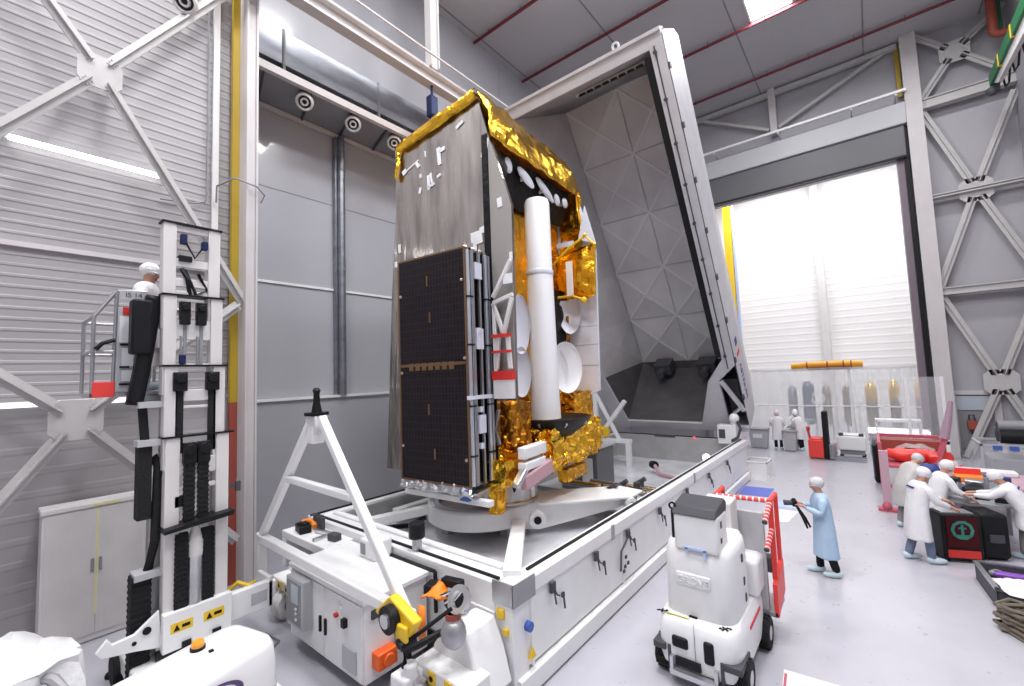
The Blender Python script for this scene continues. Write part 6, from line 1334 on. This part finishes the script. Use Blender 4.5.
lump('wrapped_part', 'smaller red wrapped part with a tangle of hoses beside the pink post', (1.35, 17.5, 0.865), (0.30, 0.32, 0.38), 'red', 2)
lump('wrapped_part', 'glossy clear wrapped part at the back of the red trolley', (0.9, 18.7, 0.865), (0.5, 0.3, 0.42), 'film_clear', 3)
sh = thing('white_shelf', 'white shelf unit with a clear box behind the red trolley', 'shelf', (0.75, 22.0, 0))
mb = MB(); mb.bx(-0.75, 0.55, -0.3, 0.3, 1.62, 1.70); mb.bx(-0.75, 0.55, -0.3, 0.3, 0.8, 0.86)
for x in (-0.72, 0.52):
    for y in (-0.27, 0.27): mb.bx(x-0.03, x+0.03, y-0.03, y+0.03, 0, 1.65)
mb.build('frame', 'white', sh)
mb = MB(); mb.bx(-0.7, 0.5, -0.28, 0.28, 0.9, 1.58); mb.build('clear_box', 'plastic_clear', sh)
dp = thing('tent_doorframe', 'white upright frame with a clear pane beside the door jamb', 'frame', (1.45, 21.0, 0))
mb = MB(); mb.bx(-0.55, -0.47, -0.04, 0.04, 0.9, 3.3); mb.bx(0.38, 0.46, -0.04, 0.04, 1.0, 3.3); mb.bx(-0.55, 0.46, -0.04, 0.04, 1.0, 1.1); mb.bx(-0.55, -0.35, -0.05, 0.05, 0, 1.0); mb.bx(0.36, 0.46, -0.05, 0.05, 0, 1.0); mb.build('frame', 'white', dp)
mb = MB(); mb.bx(-0.47, 0.38, -0.01, 0.01, 1.1, 3.3); mb.build('pane', 'plastic_clear', dp)
pp = thing('lashing_pole', 'mauve pole wrapped in film leaning by the red trolley', 'pole', (1.28, 17.2, 0.86))
mb = MB(); mb.bar((-0.05, 0, 0.0), (0.25, 0.1, 0.95), 0.14, 0.08); mb.build('sleeve', 'pink_red', pp); mb = MB(); mb.tube([(0.18, 0.08, 0.8), (0.30, 0.12, 1.3), (0.40, 0.15, 1.85)], [0.11, 0.09, 0.05], 10); mb.build('film_cover', 'mauve', pp)
pk = thing('pink_post_frame', 'pinkish steel upright with a red foot beside the bending person', 'frame', (0.10, 15.2, 0))
mb = MB(); mb.bx(-0.09, 0.09, -0.06, 0.06, 0.05, 1.55); mb.build('post', 'pink_pale', pk); mb = MB(); mb.bx(-0.2, 0.2, -0.14, 0.14, 0, 0.07); mb.sph((-0.02, -0.1, 0.14), 0.10, 10); mb.build('foot', 'pink_red', pk)
bag = thing('black_bag', 'narrow black bag standing behind the pinkish upright', 'bag', (0.04, 18.6, 0))
mb = MB(); mb.box(-0.1, 0, 0.62, 0.16, 0.4, 1.2, 0.1); mb.build('bag', 'black', bag, bevel=0.06, seg=3); mb = MB(); mb.tube([(-0.1, -0.1, 1.2), (-0.1, 0, 1.32), (-0.1, 0.1, 1.2)], 0.02, 6); mb.build('strap', 'grey_dark', bag)
bt = thing('work_bench', 'low bench with a pinkish red top behind the electronics', 'bench', (2.0, 16.2, 0))
mb = MB(); mb.bx(-0.95, 1.5, -0.9, 0.9, 0.78, 0.84); mb.build('top', 'pink_pale', bt)
for x, y in ((-0.9, -0.85), (1.45, -0.85), (-0.9, 0.85), (1.45, 0.85)): mb = MB(); mb.bx(x-0.04, x+0.04, y-0.04, y+0.04, 0, 0.78); mb.build('leg', 'pink_red', bt)
mb = MB(); mb.bx(-0.9, 1.45, -0.9, -0.84, 0.7, 0.78); mb.build('red_apron', 'pink_red', bt)
wt = thing('white_case', 'flat white case lying at the back of the pinkish bench', 'case', (2.0, 16.85, 0.842))
mb = MB(); mb.bx(-0.75, 0.7, -0.2, 0.2, 0, 0.12); mb.build('shell', 'white', wt, bevel=0.03); mb = MB(); mb.bx(-0.2, 0.2, -0.23, -0.2, 0.03, 0.09); mb.build('handle', 'grey', wt)
ot = thing('orange_box', 'glowing orange tool box open on the pinkish bench', 'box', (1.72, 15.75, 0.842))
mb = MB(); mb.box(0, 0, 0.07, 0.55, 0.34, 0.14, 0.1); mb.build('tray', 'orange', ot, bevel=0.02); mb = MB(); mb.box(-0.02, 0.2, 0.16, 0.5, 0.04, 0.24, 0.1); mb.build('lid', 'red_bright', ot, bevel=0.01)
lump('clear_wrap', 'crumpled clear wrapping with glints at the foot of the mauve pole', (1.45, 16.4, 0.842), (0.22, 0.2, 0.34), 'film_clear', 5, 0.08, 'wrapping')
lump('dark_bundle', 'dark blue bundle on the trolley corner below the mauve pole', (1.02, 16.0, 0.842), (0.22, 0.18, 0.3), 'ink_blue', 6, 0.05, 'bundle')
# electronics table
et = thing('electronics_table', 'table crowded with measuring electronics in front of the pinkish bench', 'table', (1.42, 13.75, 0))
mb = MB(); mb.bx(-0.5, 0.75, -0.75, 0.75, 0.90, 0.94); mb.build('top', 'grey_light', et)
for x, y in ((-0.4, -0.7), (0.7, -0.7), (-0.4, 0.7), (0.7, 0.7)): mb = MB(); mb.bx(x-0.03, x+0.03, y-0.03, y+0.03, 0, 0.90); mb.build('leg', 'grey', et)
random.seed(11)
EL = ['grey laptop with its lid up', 'black camera head on a small stand', 'silver instrument with a round lens', 'black power supply with cables', 'white instrument box', 'small dark blue speaker-like box', 'grey tablet leaning on the instruments', 'black coil of cables']
for k, (x, y, w, d_, h, mm) in enumerate(((-0.15, -0.35, 0.34, 0.26, 0.05, 'grey_light'), (-0.15, 0.1, 0.16, 0.2, 0.24, 'black'), (0.15, 0.35, 0.22, 0.2, 0.2, 'alu'), (0.1, -0.1, 0.28, 0.22, 0.14, 'black'), (-0.2, 0.5, 0.36, 0.26, 0.12, 'white'), (0.45, 0.5, 0.24, 0.2, 0.26, 'ink_blue'), (0.35, 0.0, 0.26, 0.06, 0.30, 'grey'), (0.4, -0.45, 0.26, 0.26, 0.1, 'black'))):
    t = thing('instrument', EL[k] + ' on the electronics table', 'instrument', (1.40+x*1.2, 13.55+y*0.85, 0.942), 0.2*k-0.5, 'instruments on the electronics table'); w *= 1.35; d_ *= 1.3; h *= 1.5
    if k == 7: mb = MB(); mb.tube([(0.11*math.cos(a*0.5), 0.11*math.sin(a*0.5), 0.02+0.004*a) for a in range(24)], 0.02, 6); mb.build('coil', 'black', t); continue
    mb = MB(); mb.bx(-w/2, w/2, -d_/2, d_/2, 0, h); mb.build('housing', mm, t, bevel=0.012)
    if k == 0: mb = MB(); mb.bar((0, d_/2, 0.05), (0, d_/2+0.08, 0.28), 0.015, 0.34, (0, 1, 0)); mb.build('screen', 'screen', t)
    elif k in (1, 2, 5): mb = MB(); mb.cyl((0, -d_/2, h*0.6), (0, -d_/2-0.08, h*0.6), min(w, h)*0.36, n=16); mb.build('lens', 'grey_dark', t)
    else:
        mb = MB(); mb.bx(-w*0.4, w*0.1, -d_/2-0.006, -d_/2, h*0.25, h*0.8); mb.build('display', 'screen', t); mb = MB(); mb.cyl((w*0.3, -d_/2, h*0.5), (w*0.3, -d_/2-0.02, h*0.5), h*0.16, n=12); mb.build('knob', 'black', t)
fc = thing('flight_case', 'red and black upright flight case with a green ring emblem', 'case', (1.05, 12.25, 0), rad(22))
mb = MB(); mb.bx(-0.31, 0.31, -0.22, 0.22, 0.06, 0.90); mb.build('shell', 'black', fc, bevel=0.03)
mb = MB(); mb.bx(-0.24, 0.24, -0.232, -0.22, 0.30, 0.86); fp = mb.build('front_panel', 'red_dark', fc)
mb = MB(); mb.bx(-0.25, 0.25, -0.235, -0.22, 0.10, 0.24); mb.build('red_band', 'red', fc)
mb = MB(); mb.lathe([(0.13, 0), (0.18, 0), (0.18, 0.006), (0.13, 0.006), (0.13, 0)], m=Matrix.Translation((0, -0.234, 0.62)) @ Matrix.Rotation(rad(90), 4, 'X'), n=10); mb.bx(-0.13, 0.13, -0.24, -0.234, 0.50, 0.53); mb.bx(-0.02, 0.02, -0.24, -0.234, 0.52, 0.72); mb.bx(-0.06, 0.06, -0.24, -0.234, 0.64, 0.67); mb.build('green_emblem', 'emblem_green', fp)
for x in (-0.25, 0.25):
    for y in (-0.16, 0.16): mb = MB(); mb.sph((x, y, 0.04), 0.04, 8); mb.build('castor', 'rubber', fc)
mb = MB(); mb.box(0.0, 0.02, 0.905, 0.5, 0.3, 0.03); mb.build('lid_edge', 'alu', fc)
b2 = thing('black_case', 'plain black upright case behind the red flight case', 'case', (1.52, 12.75, 0), rad(22))
mb = MB(); mb.bx(-0.22, 0.22, -0.3, 0.3, 0.05, 0.88); mb.build('shell', 'black', b2, bevel=0.06, seg=3); mb = MB(); mb.bx(-0.1, 0.12, -0.315, -0.3, 0.35, 0.5); mb.build('latch_plate', 'grey_dark', b2)
for x in (-0.16, 0.16): mb = MB(); mb.cyl((x, -0.2, 0.05), (x, 0.2, 0.05), 0.05, n=12); mb.build('wheel', 'rubber', b2)
oc = thing('open_tool_case', 'open black tool case with purple foam on the floor', 'case', (1.62, 10.75, 0), rad(4))
mb = MB()
for (a0, a1, b0, b1) in ((-0.40, -0.37, -0.6, 0.6), (0.5, 0.53, -0.6, 0.6), (-0.4, 0.53, -0.6, -0.57), (-0.4, 0.53, 0.57, 0.6)): mb.bx(a0, a1, b0, b1, 0.02, 0.30)
mb.bx(-0.4, 0.53, -0.6, 0.6, 0, 0.03); mb.build('shell', 'grey_dark', oc)
mb = MB()
for (a0, a1, b0, b1) in ((-0.42, -0.36, -0.62, 0.62), (-0.42, 0.55, -0.62, -0.57), (-0.42, 0.55, 0.57, 0.62)): mb.bx(a0, a1, b0, b1, 0.29, 0.33)
mb.build('alu_rim', 'alu', oc)
mb = MB(); mb.bx(-0.36, 0.5, -0.56, 0.56, 0.03, 0.20); mb.build('foam', 'black', oc)
for k, (x, y, w, d_, mm, nm) in enumerate(((0.05, 0.3, 0.6, 0.16, 'purple', 'purple_cloth'), (0.3, 0.08, 0.22, 0.3, 'pink_red', 'pink_cloth'), (-0.2, -0.1, 0.16, 0.26, 'yellow_pale', 'yellow_tool'), (-0.2, 0.34, 0.2, 0.12, 'grey', 'grey_tool'))):
    mb = MB(); mb.box(x, y, 0.24, w, d_, 0.09, 0.3*k); mb.build(nm, mm, oc, bevel=0.03)
mb = MB(); mb.sheet(crinkle(quad((-0.2, -0.42, 0.05), (0.3, -0.42, 0.05), (-0.24, 0.32, 0.02), (0.28, 0.34, 0.03)), 0.04, 51, 4), 10, 10); tag(mb.build('paper_pile', 'paper', solid=0.006, ang=180, loc=(1.52, 10.2, 0.335)), 'crumpled white paper lying over the open tool case', 'paper')
random.seed(5)
mb = MB()
for k in range(16):
    a = 0.4*k; mb.tube([(0.02+0.30*math.cos(a+t*1.1)*(0.7+0.3*math.sin(k)), 0.30*math.sin(a+t*1.1)*(0.7+0.3*math.cos(k*2)), 0.03+0.021*k+0.02*math.sin(3*t+k)) for t in range(7)], 0.028, 6)
tag(mb.build('netting_pile', 'mesh_brown', loc=(1.40, 9.45, 0)), 'brown pile of crumpled netting in front of the open tool case', 'net')
ac = thing('acrylic_crate', 'large see-through crate with blue clips below the black rolls', 'crate', (3.62, 20.9, 0))
mb = MB()
for (a0, a1, b0, b1) in ((-1.1, 1.4, -0.8, -0.78), (-1.1, 1.4, 0.78, 0.8), (-1.1, -1.08, -0.8, 0.8), (1.38, 1.4, -0.8, 0.8)): mb.bx(a0, a1, b0, b1, 0.05, 1.15)
mb.build('walls', 'plastic_clear', ac)
mb = MB(); mb.bx(-1.12, 1.42, -0.82, -0.76, 1.13, 1.19); mb.bx(-1.12, 1.42, 0.76, 0.82, 1.13, 1.19); mb.bx(-1.12, -1.06, -0.82, 0.82, 1.13, 1.19); mb.bx(-1.12, 1.42, -0.82, 0.82, 0, 0.06); mb.bx(-1.12, -1.06, -0.82, -0.76, 0, 1.15); mb.build('frame', 'grey_light', ac)
mb = MB()
for x in (-0.75, -0.4, -0.1): mb.bx(x-0.1, x+0.1, -0.84, -0.82, 1.02, 1.16)
mb.build('blue_clips', 'blue', ac)
mb = MB(); mb.bx(-0.9, 1.2, -0.6, 0.6, 0.06, 0.75); mb.build('grey_contents', 'grey', ac, bevel=0.05)
for k, (y, z, lab, mm, r) in enumerate(((-0.45, 1.19+0.21, 'black foam roll at the front edge on top of the see-through crate', 'black', 0.21), (0.0, 1.19+0.21, 'black foam roll lying behind another on the see-through crate', 'black', 0.21), (-0.22, 1.19+0.52, 'grey foam roll resting on top of the two black rolls', 'grey', 0.17))):
    t = thing('foam_roll', lab, 'roll', (3.75, 20.9+y, z), 0, 'foam rolls on the see-through crate')
    mb = MB(); mb.cyl((-0.75, 0, 0), (0.9, 0, 0), r, n=22); mb.build('roll', mm, t); mb = MB(); mb.lathe([(r*0.3, 0), (r*0.34, 0.01), (r*0.62, 0.0), (r*0.66, 0.01), (r*0.9, 0)], m=Matrix.Translation((-0.755, 0, 0)) @ Matrix.Rotation(rad(-90), 4, 'Y'), n=20); mb.build('spiral_end', 'grey_dark', t)
hr = thing('hose_valve', 'brown wall valve with a hanging hose between column and brace', 'valve', (2.95, 24.85, 0.95))
mb = MB(); mb.bx(-0.14, 0.12, -0.2, 0.05, 0.16, 0.5); mb.cyl((0.12, -0.08, 0.36), (0.34, -0.08, 0.36), 0.06, n=12); mb.build('valve', 'red_brown', hr, bevel=0.01)
mb = MB(); mb.tube([(0.0, -0.1, 0.2), (0.02, -0.12, -0.15), (0.08, -0.12, -0.35), (0.16, -0.12, -0.42)], 0.05, 8); mb.tube([(-0.1, -0.1, 0.5), (-0.08, -0.12, 0.72), (0.05, -0.12, 0.72), (0.08, -0.1, 0.5)], 0.03, 8); mb.build('hose', 'grey_dark', hr)
st = thing('work_stool', 'grey cushioned stool base behind the reaching person', 'stool', (2.75, 13.2, 0))
mb = MB(); mb.cyl((0, 0, 0.46), (0, 0, 0.55), 0.24, n=22); mb.build('seat', 'grey_light', st, bevel=0.03); mb = MB(); mb.cyl((0, 0, 0.06), (0, 0, 0.46), 0.03, n=10)
for a in range(5): mb.bar((0, 0, 0.08), (0.26*math.cos(a*1.257), 0.26*math.sin(a*1.257), 0.03), 0.04, 0.04)
mb.build('pedestal', 'grey_dark', st)
